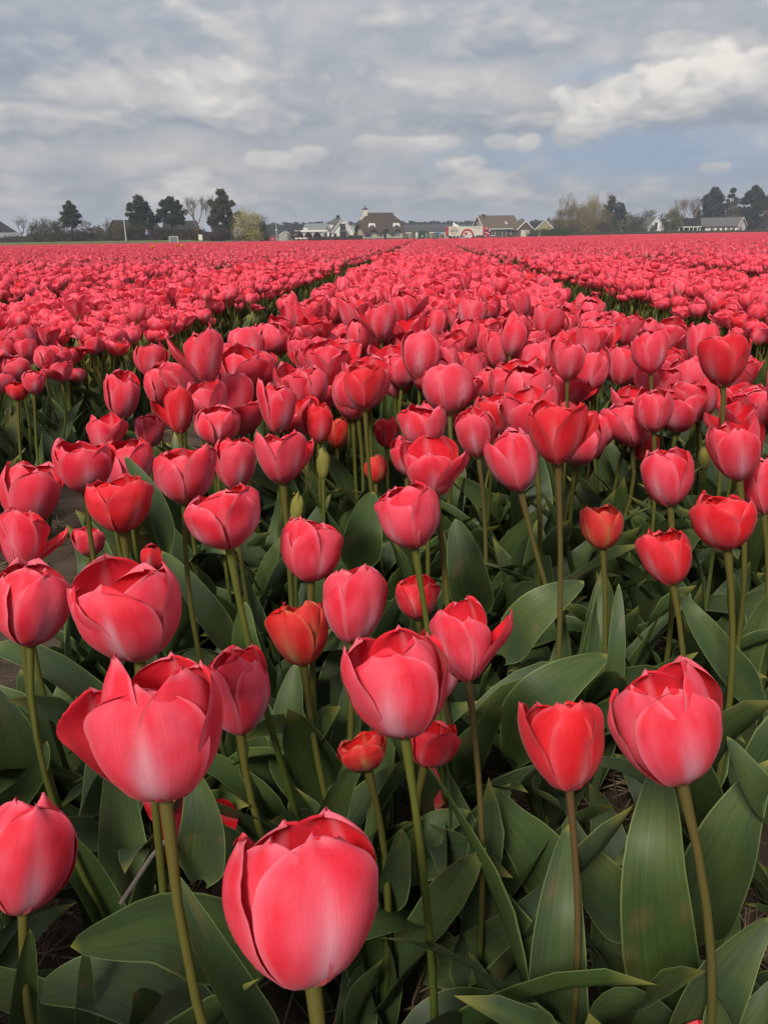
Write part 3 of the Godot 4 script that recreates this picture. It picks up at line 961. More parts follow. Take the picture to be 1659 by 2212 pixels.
# a whole tulip in one mesh, for those too far off to be told apart
func far_tulip(b: MB, sd: int, h: float, nu: int, nv: int, xf: Transform3D, leaves: int, ln: int) -> void:
	var g := RandomNumberGenerator.new()
	g.seed = sd
	var o := clampf(g.randfn(0.36, 0.22), 0.0, 0.9)
	var R := g.randf_range(0.029, 0.035)
	var H := R * g.randf_range(2.2, 2.75)
	var ax := Vector3(g.randfn(0, 0.12), 1.0, g.randfn(0, 0.12)).normalized()
	var p0 := Vector3(g.randfn(0, 0.015), h, g.randfn(0, 0.015))
	var yaw := g.randf() * TAU
	var B := Basis(Quaternion(Vector3.UP, ax))
	for k in 6:
		petal_grid(b, R, H, o, k % 2 == 0, sd * 10 + k, nu, nv, 0 if g.randf() < 0.93 else 4, false, xf * Transform3D(B * Basis(Vector3.UP, petal_turn(k, yaw, sd)), p0))
	if leaves > 0:
		var s := MB.new()
		stem_grid(s, p0, ax, Vector3.ZERO, 0.0032, 3, 4, 0.3)
		for k in leaves:
			grown_leaf(s, Vector3.ZERO, g.randf() * TAU, g.randf_range(0.05, 0.3), g.randf_range(0.1, 0.9), g.randf_range(0.23, 0.34), g.randf_range(0.026, 0.040), g.randf_range(-0.8, 0.8), 0.4, 0.15, sd * 5 + k, ln, false)
		b.add(s, xf)


# across the beds / along the beds -> the place
func field(u: float, l: float) -> Vector3:
	var a := deg_to_rad(ROW_TURN)
	return Vector3(u * cos(a) + l * sin(a), 0.0, u * sin(a) - l * cos(a))


func field_end(p: Vector3) -> float:                    # how far the tulips reach in that direction
	var a := rad_to_deg(atan2(p.x, -p.z))
	if a < 8.0:
		return 88.0
	if a < 12.0:
		return lerpf(88.0, 118.0, (a - 8.0) / 4.0)
	return lerpf(118.0, 300.0, clampf((a - 12.0) / 15.0, 0.0, 1.0))


const BED := 1.64
const BED0 := 0.05
const BED_W := 1.03


func hidden_by_heroes(p: Vector3) -> bool:              # would a bloom there stand in front of a placed one
	var q := pixel(p)
	for h in heroes:
		if q.z < h[5] + 0.04:
			var mx: float = (h[0] + h[2]) / 2.0
			var my: float = (h[1] + h[3]) / 2.0
			var rr: float = h[4] * 0.5 + F * 0.03 / q.z
			if Vector2(q.x - mx, q.y - my).length() < rr * 0.95:
				return true
	return false


const ORDINALS := ["second", "third", "fourth", "fifth", "sixth", "seventh", "eighth", "ninth", "tenth", "eleventh", "twelfth", "thirteenth", "fourteenth", "fifteenth", "sixteenth", "seventeenth", "eighteenth", "nineteenth", "twentieth", "twenty-first", "twenty-second", "twenty-third", "twenty-fourth", "twenty-fifth", "twenty-sixth", "twenty-seventh", "twenty-eighth", "twenty-ninth", "thirtieth"]
const LANDMARKS := [[30, "the far left shed"], [100, "the small grey bare tree"], [200, "the lone pine"], [255, "the olive scrub"], [290, "the tall street lamp"], [345, "the broad pine"], [400, "the flat-topped pine"], [450, "the large bare tree"], [515, "the dark cedar"], [570, "the yellow-green bush"], [615, "the parked cars"], [690, "the white carport"], [770, "the white house"], [825, "the cottage's white chimney"], [875, "the thatched roof"], [915, "the green container"], [960, "the warehouse door"], [1010, "the truck's lettering"], [1055, "the truck's cab"], [1110, "the brown roof"], [1150, "the garage"], [1205, "the clipped hedge"], [1250, "the tall poplar"], [1300, "the olive willow"], [1360, "the crooked pine"], [1420, "the tiny white gable"], [1480, "the grey birches"], [1540, "the bungalow's left end"], [1590, "the bungalow's gable"], [1640, "the big right conifer"], [9999, "the rightmost reddish tree"]]


func build_field() -> void:
	# places for every tulip within 10 m
	var spots := []
	rng.seed = 77
	var step := 0.086
	for k in range(-6, 7):
		for iu in 14:
			for il in range(-2, int(10.2 / step)):
				var u := BED0 + BED * k - BED_W / 2 + iu * (BED_W / 13.0) + rng.randfn(0, 0.022)
				var l := il * step + rng.randfn(0, 0.03)
				var rh := rng.randfn(0, 0.026)
				var rs := rng.randf_range(0.92, 1.24)
				var rt := rng.randf() * TAU
				var gone := rng.randf()
				var p := field(u, l)
				var z := -p.z
				if z < 0.05 or z > 10.0 or absf(p.x) > 0.6 * z + 0.9 or gone < 0.1:
					continue
				if z < 0.8:                                # beside the picture only: the near part in view is placed one by one
					var side := pixel(p + Vector3.UP * 0.3).x
					if side > -350.0 and side < 2010.0:
						continue
				var dens := 1.0
				if k == 0 and z > 0.8:
					dens = smoothstep(0.9, 1.35, z) * 0.92 + 0.08 * float(z > 1.0)
				if k == -1 and z < 2.2:
					dens = 0.75
				if gone > 0.1 + 0.9 * dens:
					continue
				var drop := -0.05 if k != 0 else 0.0
				var hgt_ := 0.355 + rh + drop
				if hidden_by_heroes(p + Vector3.UP * (hgt_ + 0.03)):
					continue
				spots.append([p, hgt_, rs, rt, k, z])
	spots.sort_custom(func(a, b): return a[5] < b[5])
	# the nearest ones in view are things of their own
	var protos := []
	for k in 22:
		protos.append(grown_tulip(500 + k, 0.375, 7, 9))
	var alone := 300 - heroes.size()
	var rest := []
	var seen_ := {}
	for s in spots:
		var q := pixel(s[0] + Vector3.UP * (s[1] + 0.03))
		var inside := q.x > -20.0 and q.x < 1679.0 and q.y < 2240.0
		if alone > 0 and inside:
			alone -= 1
			var o: Node3D = protos[(heroes.size() * 3 + alone * 7) % protos.size()].duplicate()
			o.name = numbered("tulip")
			add_child(o)
			o.transform = Transform3D(Basis(Vector3.UP, s[3]).scaled(Vector3(s[2], s[1] / 0.375, s[2])), s[0])
			var land := 0
			while land < LANDMARKS.size() - 1 and q.x > LANDMARKS[land][0]:
				land += 1
			seen_[land] = seen_.get(land, -1) + 1
			var nth: String = "nearest" if seen_[land] == 0 else ORDINALS[seen_[land] - 1] + " nearest"
			var shade := "coral tulip"
			var lab := "%s small %s of the crowd straight below %s" % [nth, shade, LANDMARKS[land][1]]
			tag(o, lab, "tulip", "coral red tulips in the field")
		else:
			rest.append(s)
	for p in protos:
		p.free()
	# all the others, as far as the field goes, in one mass
	var mass := Node3D.new()
	mass.name = "tulip_field"
	add_child(mass)
	tag(mass, "dense red mass of the more distant tulips reaching to the far edge of the field", "tulips", "", "stuff")
	var kinds := 12
	var lists := []
	for k in kinds:
		lists.append([])
	for i in rest.size():
		lists[(i * 7 + i / 5) % kinds].append(rest[i])
	for k in kinds:
		var b := MB.new()
		far_tulip(b, 900 + k, 0.375, 5, 6, Transform3D.IDENTITY, 3, 5)
		var mm := MultiMesh.new()
		mm.transform_format = MultiMesh.TRANSFORM_3D
		mm.mesh = b.done()
		mm.instance_count = lists[k].size()
		for i in lists[k].size():
			var s = lists[k][i]
			mm.set_instance_transform(i, Transform3D(Basis(Vector3.UP, s[3]).scaled(Vector3(s[2], s[1] / 0.375, s[2])), s[0]))
		put_many(mass, mm)
	# stretches of bed, two metres long
	for k in 6:
		var b := MB.new()
		rng.seed = 3000 + k
		for i in 240:
			var u := rng.randf_range(-0.66, 0.66)
			var l := rng.randf_range(-1.0, 1.0)
			var sc := rng.randf_range(0.85, 1.12)
			var xf := Transform3D(Basis(Vector3.UP, rng.randf() * TAU).scaled(Vector3(sc, rng.randf_range(0.86, 1.1) * 0.9, sc)), Vector3(u, 0, -l))
			far_tulip(b, 3100 + k * 200 + i, 0.375, 3, 4, xf, 1, 3)
		var mesh := b.done()
		var tr := []
		rng.seed = 60 + k
		for kk in range(-110, 190):
			for il in range(5, 152):
				if posmod(kk * 5 + il * 3 + (kk * il) % 5, 6) != k:
					continue
				var l := 11.0 + (il - 5) * 2.0
				var p := field(BED0 + BED * kk, l)
				if -p.z < 9.9 or absf(p.x) > 0.6 * -p.z + 2.0 or -p.z > field_end(p):
					continue
				var t2 := Basis(Vector3.UP, -deg_to_rad(ROW_TURN) + (PI if rng.randf() < 0.5 else 0.0)).scaled(Vector3(1, rng.randf_range(0.95, 1.06), 1))
				tr.append(Transform3D(t2, p))
		var mm := MultiMesh.new()
		mm.transform_format = MultiMesh.TRANSFORM_3D
		mm.mesh = mesh
		mm.instance_count = tr.size()
		for i in tr.size():
			mm.set_instance_transform(i, tr[i])
		put_many(mass, mm)


func put_many(parent: Node, mm: MultiMesh, called := "tulips") -> void:
	var o := MultiMeshInstance3D.new()
	o.name = called
	o.multimesh = mm
	o.material_override = M.petal_far
	parent.add_child(o, true)
	o.set_meta("kind", "stuff")


func orange_tulips() -> void:
	var say := ["orange tulip farthest left in the red field", "orange tulip at the far left below the olive scrub", "orange tulip in the red field below the broad pine", "left one of two close orange tulips below the cedar's left side", "right one of two close orange tulips below the cedar's left side"]
	var n := 0
	for e in [[155, 34.0], [243, 36.0], [386, 21.0], [447, 24.0], [462, 23.0]]:
		var p := bg(e[0], e[1])
		var t := thing("orange_tulip", say[n], "tulip", p, n * 1.1, "orange tulips strayed into the red field")
		for k in 6:
			part(t, "petal", petal_mesh(0.036, 0.085, 0.45, k % 2 == 0, 7000 + n * 10 + k, 5, 7, 3), M.petal, Transform3D(Basis(Vector3.UP, k * TAU / 6.0), Vector3(0, 0.47, 0)))
		var b := MB.new()
		stem_grid(b, Vector3(0, 0.47, 0), Vector3.UP, Vector3.ZERO, 0.0036, 5, 6, 0.0)
		part(t, "stem", b.done(), M.stem)
		n += 1


# what has fallen between the plants
func litter() -> void:
	var say := ["withered dark red bloom lying on the soil behind the largest tulip's stem", "fallen red petals on the dark soil left of the bright red tulip's leaf", "fallen dark red petals low down right of the purple-based tulip's stem"]
	var n := 0
	for e in [[385, 1775, 0.66, 5], [1098, 2062, 0.68, 2], [975, 1745, 0.80, 2]]:
		var p := at(e[0], e[1], e[2])
		p.y = maxf(p.y, 0.03)
		var t := thing("fallen_petals", say[n], "petals", p, n * 2.0)
		for k in e[3]:
			var m := petal_mesh(0.026, 0.055, 0.7, k % 2 == 0, 9000 + n * 10 + k, 7, 9, 4)
			var bs := Basis.from_euler(Vector3(1.1 + 0.5 * k, k * 1.7, 0.8 - 0.3 * k))
			part(t, "petal", m, M.old_petal, Transform3D(bs, Vector3(0.014 * cos(k * 2.1), 0.008 * k, 0.014 * sin(k * 2.1))))
		n += 1
	var a := at(296, 1905, 0.56)
	var b := at(405, 1758, 0.60)
	var t2 := thing("dry_stalk", "single pale dry stalk leaning over the broad leaf at the lower left", "stalk", a)
	var s := MB.new()
	var d := b - a
	s.tube(PackedVector3Array([-d * 0.3, d * 0.3 + Vector3(0, 0.004, 0), d * 0.75]), PackedFloat32Array([0.0016, 0.0017, 0.0014]), PackedColorArray([Color(0.3, 0.25, 0.18), Color(0.36, 0.31, 0.24), Color(0.42, 0.37, 0.3)]), 7)
	part(t2, "stalk", s.done(), M.stem)
	var p3 := at(300, 2260, 0.56)
	var t3 := thing("withered_leaf", "small yellow-brown withered leaf tip at the bottom edge, left of centre", "leaf", p3)
	s = MB.new()
	var cl := PackedVector3Array()
	var nr := PackedVector3Array()
	for j in 8:
		cl.append((at(300 + 4 * j, 2260 - 12 * j, 0.56 - 0.003 * j) - p3))
		nr.append((cam.position - p3).normalized().rotated(Vector3.UP, 0.5 + 0.1 * j))
	leaf_grid(s, cl, nr, 0.009, 0.8, 0.3, 77)
	part(t3, "blade", s.done(), M.old_leaf)


# ---------------------------------------------------------------- trees and hedges
func leafy(b: MB, clumps: Array, per: int, size: float, c0: Color, c1: Color) -> void:
	for e in clumps:
		var ce: Vector3 = e[0]
		var ra: Vector3 = e[1]
		for k in per:
			var d := Vector3(rng.randfn(), rng.randfn(), rng.randfn()).normalized()
			var q := ce + d * ra * pow(rng.randf(), 0.45)
			var u := (Vector3(rng.randfn(), rng.randfn(), rng.randfn()) + d * 0.3).normalized()
			var w := u.cross(Vector3(rng.randfn(), rng.randfn(), rng.randfn())).normalized()
			var s := size * rng.randf_range(0.6, 1.4)
			var col := c0.lerp(c1, rng.randf())
			b.tri(q - u * s, q + w * s * 0.7, q + u * s, col)
			b.tri(q - u * s * 0.6 + w * s * 0.2, q + u.cross(w) * s, q + u * s * 0.7, col)


func tree_base(called: String, label: String, cat: String, sx: float, D: float, y: float, group := "") -> Node3D:
	return thing(called, label, cat, bg(sx, D, y), 0.0, group)


# a pine: a trunk, tiers of limbs, a flattened clump of needles at the end of each
func pine(sx: float, D: float, y: float, top: float, w: float, low: float, flat: float, sd: int, label: String, c0: Color, c1: Color, per := 90) -> void:
	rng.seed = sd
	var h := hgt(sx, top, D) - y
	var r := wid(w, D) / 2.0
	var t := tree_base("pine_tree", label, "tree", sx, D, y)
	var tr := MB.new()
	var lean := rng.randf_range(-0.03, 0.03) * h
	tr.tube(PackedVector3Array([Vector3.ZERO, Vector3(lean, h * 0.5, 0), Vector3(lean * 0.6, h * 0.93, 0)]), PackedFloat32Array([h * 0.022, h * 0.017, h * 0.004]), PackedColorArray([lin(70, 60, 52), lin(78, 64, 52), lin(80, 66, 52)]), 7)
	var cl := []
	var tiers := 8
	for i in tiers:
		var f := float(i) / (tiers - 1)
		var yy := h * lerpf(low, 0.95, f)
		var rad := r * (pow(maxf(0.0, 1.0 - pow(f, 1.5 + flat)), 0.7) * 0.85 + 0.1)
		if i == 0:
			rad *= 0.75
		var m := 8 if f < 0.85 else 4
		for k in m:
			var a := TAU * (k + 0.5 * (i % 2)) / m + rng.randf_range(-0.35, 0.35)
			var rr := rad * rng.randf_range(0.35, 1.0)
			var e := Vector3(cos(a) * rr + lean * 0.7, yy + rng.randf_range(-0.07, 0.06) * h, sin(a) * rr)
			tr.stick(Vector3(lean * 0.7, yy - rr * 0.2, 0), e, h * 0.006, h * 0.002, lin(72, 60, 50), 4)
			cl.append([e, Vector3(1.0, 0.8, 1.0) * r * rng.randf_range(0.17, 0.3)])
	part(t, "trunk", tr.done(), M.wood)
	var b := MB.new()
	leafy(b, cl, per, r * 0.07, c0, c1)
	part(t, "crown", b.done(), M.foliage)


func branch(b: MB, p: Vector3, d: Vector3, L: float, r: float, depth: int, spread: float, up: float, col: Color) -> void:
	var e := p + d * L
	var mid := p + d * L * 0.5 + Vector3(rng.randfn(), rng.randfn(), rng.randfn()) * L * 0.05
	b.tube(PackedVector3Array([p, mid, e]), PackedFloat32Array([r, r * 0.85, r * 0.7]), PackedColorArray([col, col, col]), 5 if depth > 3 else 3)
	if depth == 0:
		return
	var n := 3 if depth > 1 else 4
	for k in n:
		var nd := (d + Vector3(rng.randfn(), rng.randfn() * 0.6, rng.randfn()).normalized() * spread + Vector3.UP * up).normalized()
		branch(b, p + d * L * rng.randf_range(0.65, 1.0) if k > 0 else e, nd, L * rng.randf_range(0.6, 0.82), r * 0.6, depth - 1, spread, up, col)


func bare_tree(sx: float, D: float, y: float, top: float, w: float, sd: int, label: String, col: Color, up := 0.15, twigs := 5, stems := 1, thin := 1.0) -> void:
	rng.seed = sd
	var h := hgt(sx, top, D) - y
	var t := tree_base("bare_tree", label, "tree", sx, D, y)
	var b := MB.new()
	for k in stems:
		var d := (Vector3.UP + Vector3(rng.randf_range(-0.25, 0.25), 0, rng.randf_range(-0.2, 0.2)) * float(stems > 1)).normalized()
		branch(b, Vector3((k - (stems - 1) * 0.5) * wid(w, D) * 0.3, 0, 0), d, h * 0.27, h * 0.02 * thin, twigs, 0.62, up, col)
	# fit its outline to the height and width that the photograph shows
	var hi := 0.0
	var wx := 0.01
	for q in b.v:
		hi = maxf(hi, q.y)
		wx = maxf(wx, absf(q.x))
	var k2 := Vector3(wid(w, D) * 0.5 / wx, h / hi, wid(w, D) * 0.5 / wx)
	for i in b.v.size():
		b.v[i] = b.v[i] * k2
	var cut := MB.new()
	cut.stick(Vector3(0, -0.2, 0), Vector3(0, h * 0.2, 0), h * 0.026 * thin, h * 0.02 * thin, col, 7)
	part(t, "trunk", cut.done(), M.wood)
	part(t, "branches", b.done(), M.wood)


# a shrub or a leafy tree whose crown reaches down to low (share of its height)
func shrub(called: String, cat: String, sx: float, D: float, y: float, top: float, w: float, low: float, sd: int, label: String, c0: Color, c1: Color, per := 75, gap := 0.42, leaf := 0.05, group := "", depth := 0.5) -> void:
	rng.seed = sd
	var h := hgt(sx, top, D) - y
	var r := wid(w, D) / 2.0
	var t := tree_base(called, label, cat, sx, D, y, group)
	var st := MB.new()
	var cl := []
	var n := 34
	for k in n:
		var f := rng.randf()
		var a := rng.randf() * TAU
		var yy := h * lerpf(low + 0.08, 0.88, f)
		var rr := r * (0.82 if f < 0.45 else 0.82 * sqrt(maxf(0.05, 1.0 - pow((f - 0.45) / 0.62, 2.0)))) * sqrt(rng.randf())
		var e := Vector3(cos(a) * rr, yy, sin(a) * rr * depth)
		var s := rng.randf_range(gap * 0.7, gap * 1.25)
		cl.append([e, Vector3(r * s, minf(h * s * 0.5, r * s), r * s * depth * 1.3)])
		if k % 2 == 0:
			st.stick(Vector3(rng.randf_range(-0.15, 0.15) * r, 0, 0), e, h * 0.009, h * 0.003, lin(86, 74, 60), 4)
	part(t, "stems", st.done(), M.wood)
	var b := MB.new()
	leafy(b, cl, per, maxf(r * leaf, 0.05), c0, c1)
	part(t, "foliage", b.done(), M.foliage)


func hedge(called: String, label: String, sx0: float, sx1: float, D0: float, D1: float, y: float, top0: float, top1: float, thick: float, sd: int, c0: Color, c1: Color, per := 26, rough := 0.25) -> void:
	rng.seed = sd
	var p0 := bg(sx0, D0, y)
	var p1 := bg(sx1, D1, y)
	var t := thing(called, label, "hedge", p0)
	var L := p0.distance_to(p1)
	var h0 := hgt(sx0, top0, D0) - y
	var h1 := hgt(sx1, top1, D1) - y
	var cl := []
	var n := int(L / (h0 * 0.5)) + 3
	var b := MB.new()
	for k in n:
		var f := float(k) / (n - 1)
		var hh := lerpf(h0, h1, f)
		var c := (p1 - p0) * f
		b.box(c + Vector3(-L / n * 0.5, 0, -thick * 0.3), c + Vector3(L / n * 0.499, hh * 0.75, thick * 0.3), c0)
		for j in 2:
			var s := hh * rng.randf_range(1.0 - rough, 1.0 + rough)
			cl.append([c + Vector3(0, s * (0.7 if j == 0 else 0.3), rng.randf_range(-0.2, 0.2) * thick), Vector3(L / n * 0.9, s * 0.3, thick * 0.5)])
	leafy(b, cl, per, h0 * 0.1, c0, c1)
	part(t, "foliage", b.done(), M.foliage)


# ---------------------------------------------------------------- buildings
func bars(w: float, h: float, f: float, nx: int, ny: int, d := 0.06) -> ArrayMesh:
	var b := MB.new()
	b.box(Vector3(-w / 2, -h / 2, 0), Vector3(-w / 2 + f, h / 2, d))
	b.box(Vector3(w / 2 - f, -h / 2, 0), Vector3(w / 2, h / 2, d))
	b.box(Vector3(-w / 2 + f, h / 2 - f, 0), Vector3(w / 2 - f, h / 2, d))
	b.box(Vector3(-w / 2 + f, -h / 2, 0), Vector3(w / 2 - f, -h / 2 + f, d))
	for k in range(1, nx):
		var x := -w / 2 + w * k / nx
		b.box(Vector3(x - f * 0.4, -h / 2 + f, 0.005), Vector3(x + f * 0.4, h / 2 - f, d - 0.005))
	for k in range(1, ny):
		var y := -h / 2 + h * k / ny
		b.box(Vector3(-w / 2 + f, y - f * 0.35, 0.008), Vector3(w / 2 - f, y + f * 0.35, d - 0.008))
	return b.done()


func slabs(w: float, h: float, d: float) -> ArrayMesh:
	var b := MB.new()
	b.box(Vector3(-w / 2, -h / 2, 0), Vector3(w / 2, h / 2, d))
	return b.done()


func window(parent: Node, xf: Transform3D, w: float, h: float, nx := 2, ny := 1, frame: Material = null, f := 0.09) -> MeshInstance3D:
	var o := part(parent, "window", bars(w, h, f, nx, ny), frame if frame else M.white, xf)
	part(o, "pane", slabs(w - f, h - f, 0.02), M.pane)
	return o


func door(parent: Node, xf: Transform3D, w: float, h: float, m: Material, called := "door") -> void:
	var o := part(parent, called, slabs(w, h, 0.06), m, xf)
	part(o, "frame", bars(w + 0.16, h + 0.16, 0.1, 1, 1, 0.08), M.white)


func gable_wall(L: float, W: float, wh: float, rh: float) -> ArrayMesh:      # ridge along x
	var b := MB.new()
	var q := MB.new()
	q.slab(PackedVector2Array([Vector2(-W / 2, 0), Vector2(W / 2, 0), Vector2(W / 2, wh), Vector2(0, rh), Vector2(-W / 2, wh)]), -L / 2, L / 2)
	b.add(q, Transform3D(Basis(Vector3.UP, PI / 2), Vector3.ZERO))
	return b.done()


func gable_roof(L: float, W: float, wh: float, rh: float, over: float, th: float) -> ArrayMesh:
	var b := MB.new()
	var q := MB.new()
	var s := (rh - wh) / (W / 2)
	var ex := W / 2 + over
	var ey := wh - over * s
	q.slab(PackedVector2Array([Vector2(-ex, ey + 0.02), Vector2(0, rh + 0.02), Vector2(ex, ey + 0.02), Vector2(ex, ey + th), Vector2(0, rh + th), Vector2(-ex, ey + th)]), -L / 2 - over * 0.6, L / 2 + over * 0.6)
	b.add(q, Transform3D(Basis(Vector3.UP, PI / 2), Vector3.ZERO))
	return b.done()


# boards along the edge of a gable at x = L/2 * side
func barge(L: float, W: float, wh: float, rh: float, over: float, th: float, side: float, wide_ := 0.28) -> ArrayMesh:
	var b := MB.new()
	var q := MB.new()
	var s := (rh - wh) / (W / 2)
	var ex := W / 2 + over + 0.02
	var ey := wh - over * s
	q.slab(PackedVector2Array([Vector2(-ex, ey + th - wide_), Vector2(0, rh + th - wide_), Vector2(ex, ey + th - wide_), Vector2(ex, ey + th + 0.02), Vector2(0, rh + th + 0.02), Vector2(-ex, ey + th + 0.02)]), 0.003, 0.07)
	b.add(q, Transform3D(Basis(Vector3.UP, PI / 2 * signf(side)), Vector3(side * (L / 2 + over * 0.6), 0, 0)))
	return b.done()


func solid(mn: Vector3, mx: Vector3) -> ArrayMesh:
	var b := MB.new()
	b.box(mn, mx)
	return b.done()


const FRONT := Transform3D.IDENTITY
func on_front(x: float, y: float, z: float) -> Transform3D:
	return Transform3D(Basis(), Vector3(x, y, z))


func on_left(x: float, y: float, z: float) -> Transform3D:
	return Transform3D(Basis(Vector3.UP, -PI / 2), Vector3(x, y, z))


func on_slope(x: float, y: float, z: float, pitch: float) -> Transform3D:
	return Transform3D(Basis(Vector3.RIGHT, -pitch), Vector3(x, y, z))


func white_house() -> void:
	var D := 235.0
	var t := thing("house", "small white house with grey roof, balcony door in its gable and a carport", "house", bg(858, D), deg_to_rad(-69))
	# ridge along x, the gable at +x is turned to the camera
	var L := 8.0
	var W := 6.2
	var wh := 2.2
	var rh := 5.6
	part(t, "wall", gable_wall(L, W, wh, rh), M.white)
	var roof := part(t, "roof", gable_roof(L, W, wh, rh, 0.35, 0.22), M.grey_roof)
	part(roof, "chimney", solid(Vector3(-0.4, rh - 0.4, -0.4), Vector3(0.4, rh + 1.0, 0.4)), M.dark)
	part(t, "bargeboard", barge(L, W, wh, rh, 0.35, 0.22, 1.0), M.white)
	var gx := Basis(Vector3.UP, PI / 2)
	var up := window(t, Transform3D(gx, Vector3(L / 2 + 0.003, 3.5, 0)), 1.6, 1.6, 2, 1, M.dark)
	var bal := MB.new()
	bal.box(Vector3(-1.1, -1.0, 0.1), Vector3(1.1, -0.9, 1.0))
	for k in 12:
		bal.box(Vector3(-1.1 + k * 0.197, -0.9, 0.92), Vector3(-1.06 + k * 0.197, -0.1, 0.96))
	bal.box(Vector3(-1.1, -0.1, 0.9), Vector3(1.1, -0.03, 0.98))
	part(t, "balcony", bal.done(), M.dark, Transform3D(gx, Vector3(L / 2 + 0.003, 3.5, 0)))
	window(t, Transform3D(gx, Vector3(L / 2 + 0.003, 1.1, 0)), 1.9, 2.1, 3, 1, M.dark)
	window(t, Transform3D(gx, Vector3(L / 2 + 0.003, 1.3, 2.3)), 0.8, 1.2, 1, 1, M.dark)
	# dormer in the slope that faces left (+z here turned by the yaw)
	var dm := MB.new()
	dm.box(Vector3(-1.2, 2.6, 0.9), Vector3(1.2, 4.3, 2.4))
	var dr := part(t, "dormer", dm.done(), M.white)
	part(dr, "roof", solid(Vector3(-1.4, 4.31, 0.3), Vector3(1.4, 4.5, 2.6)), M.grey_roof)
	window(t, on_front(0, 3.5, 2.403), 1.7, 1.0, 2, 1, M.white)
	door(t, on_front(2.6, 1.05, W / 2 + 0.003), 0.95, 2.05, M.dark)
	# the low white wing and the carport beside it
	var c := thing("carport", "long flat white carport on braced posts beside the white house", "carport", bg(790, D - 3), 0.05)
	part(c, "roof_beam", solid(Vector3(-4.6, 2.35, -1.5), Vector3(4.4, 2.75, 1.5)), M.white)
	for x in [-4.3, -2.0, 0.4, 2.8]:
		var pb := MB.new()
		pb.box(Vector3(x - 0.09, 0, 1.2), Vector3(x + 0.09, 2.347, 1.38))
		part(c, "post", pb.done(), M.white)
		var br := MB.new()
		br.stick(Vector3(x + 0.1, 1.5, 1.29), Vector3(x + 0.9, 2.34, 1.29), 0.07, 0.07, Color.WHITE, 4)
		br.stick(Vector3(x - 0.1, 1.5, 1.29), Vector3(x - 0.9, 2.34, 1.29), 0.07, 0.07, Color.WHITE, 4)
		part(c, "brace", br.done(), M.white)
	part(c, "back_wall", solid(Vector3(-4.5, 0, -1.45), Vector3(4.2, 2.3, -1.3)), M.dark_brick)
	part(c, "wing", solid(Vector3(3.2, 0, -1.2), Vector3(4.9, 2.33, 1.1)), M.white)
	door(c, on_front(3.9, 1.0, 1.103), 0.9, 1.95, M.dark)
	var ch := thing("chimney", "free white chimney standing up behind the flat carport roof", "chimney", bg(776, D + 3))
	part(ch, "stack", solid(Vector3(-0.55, 0, -0.5), Vector3(0.55, hgt(776, 578, D + 3), 0.5)), M.white)
	part(ch, "opening", solid(Vector3(-0.12, hgt(776, 588, D + 3), 0.503), Vector3(0.12, hgt(776, 582, D + 3), 0.56)), M.dark)


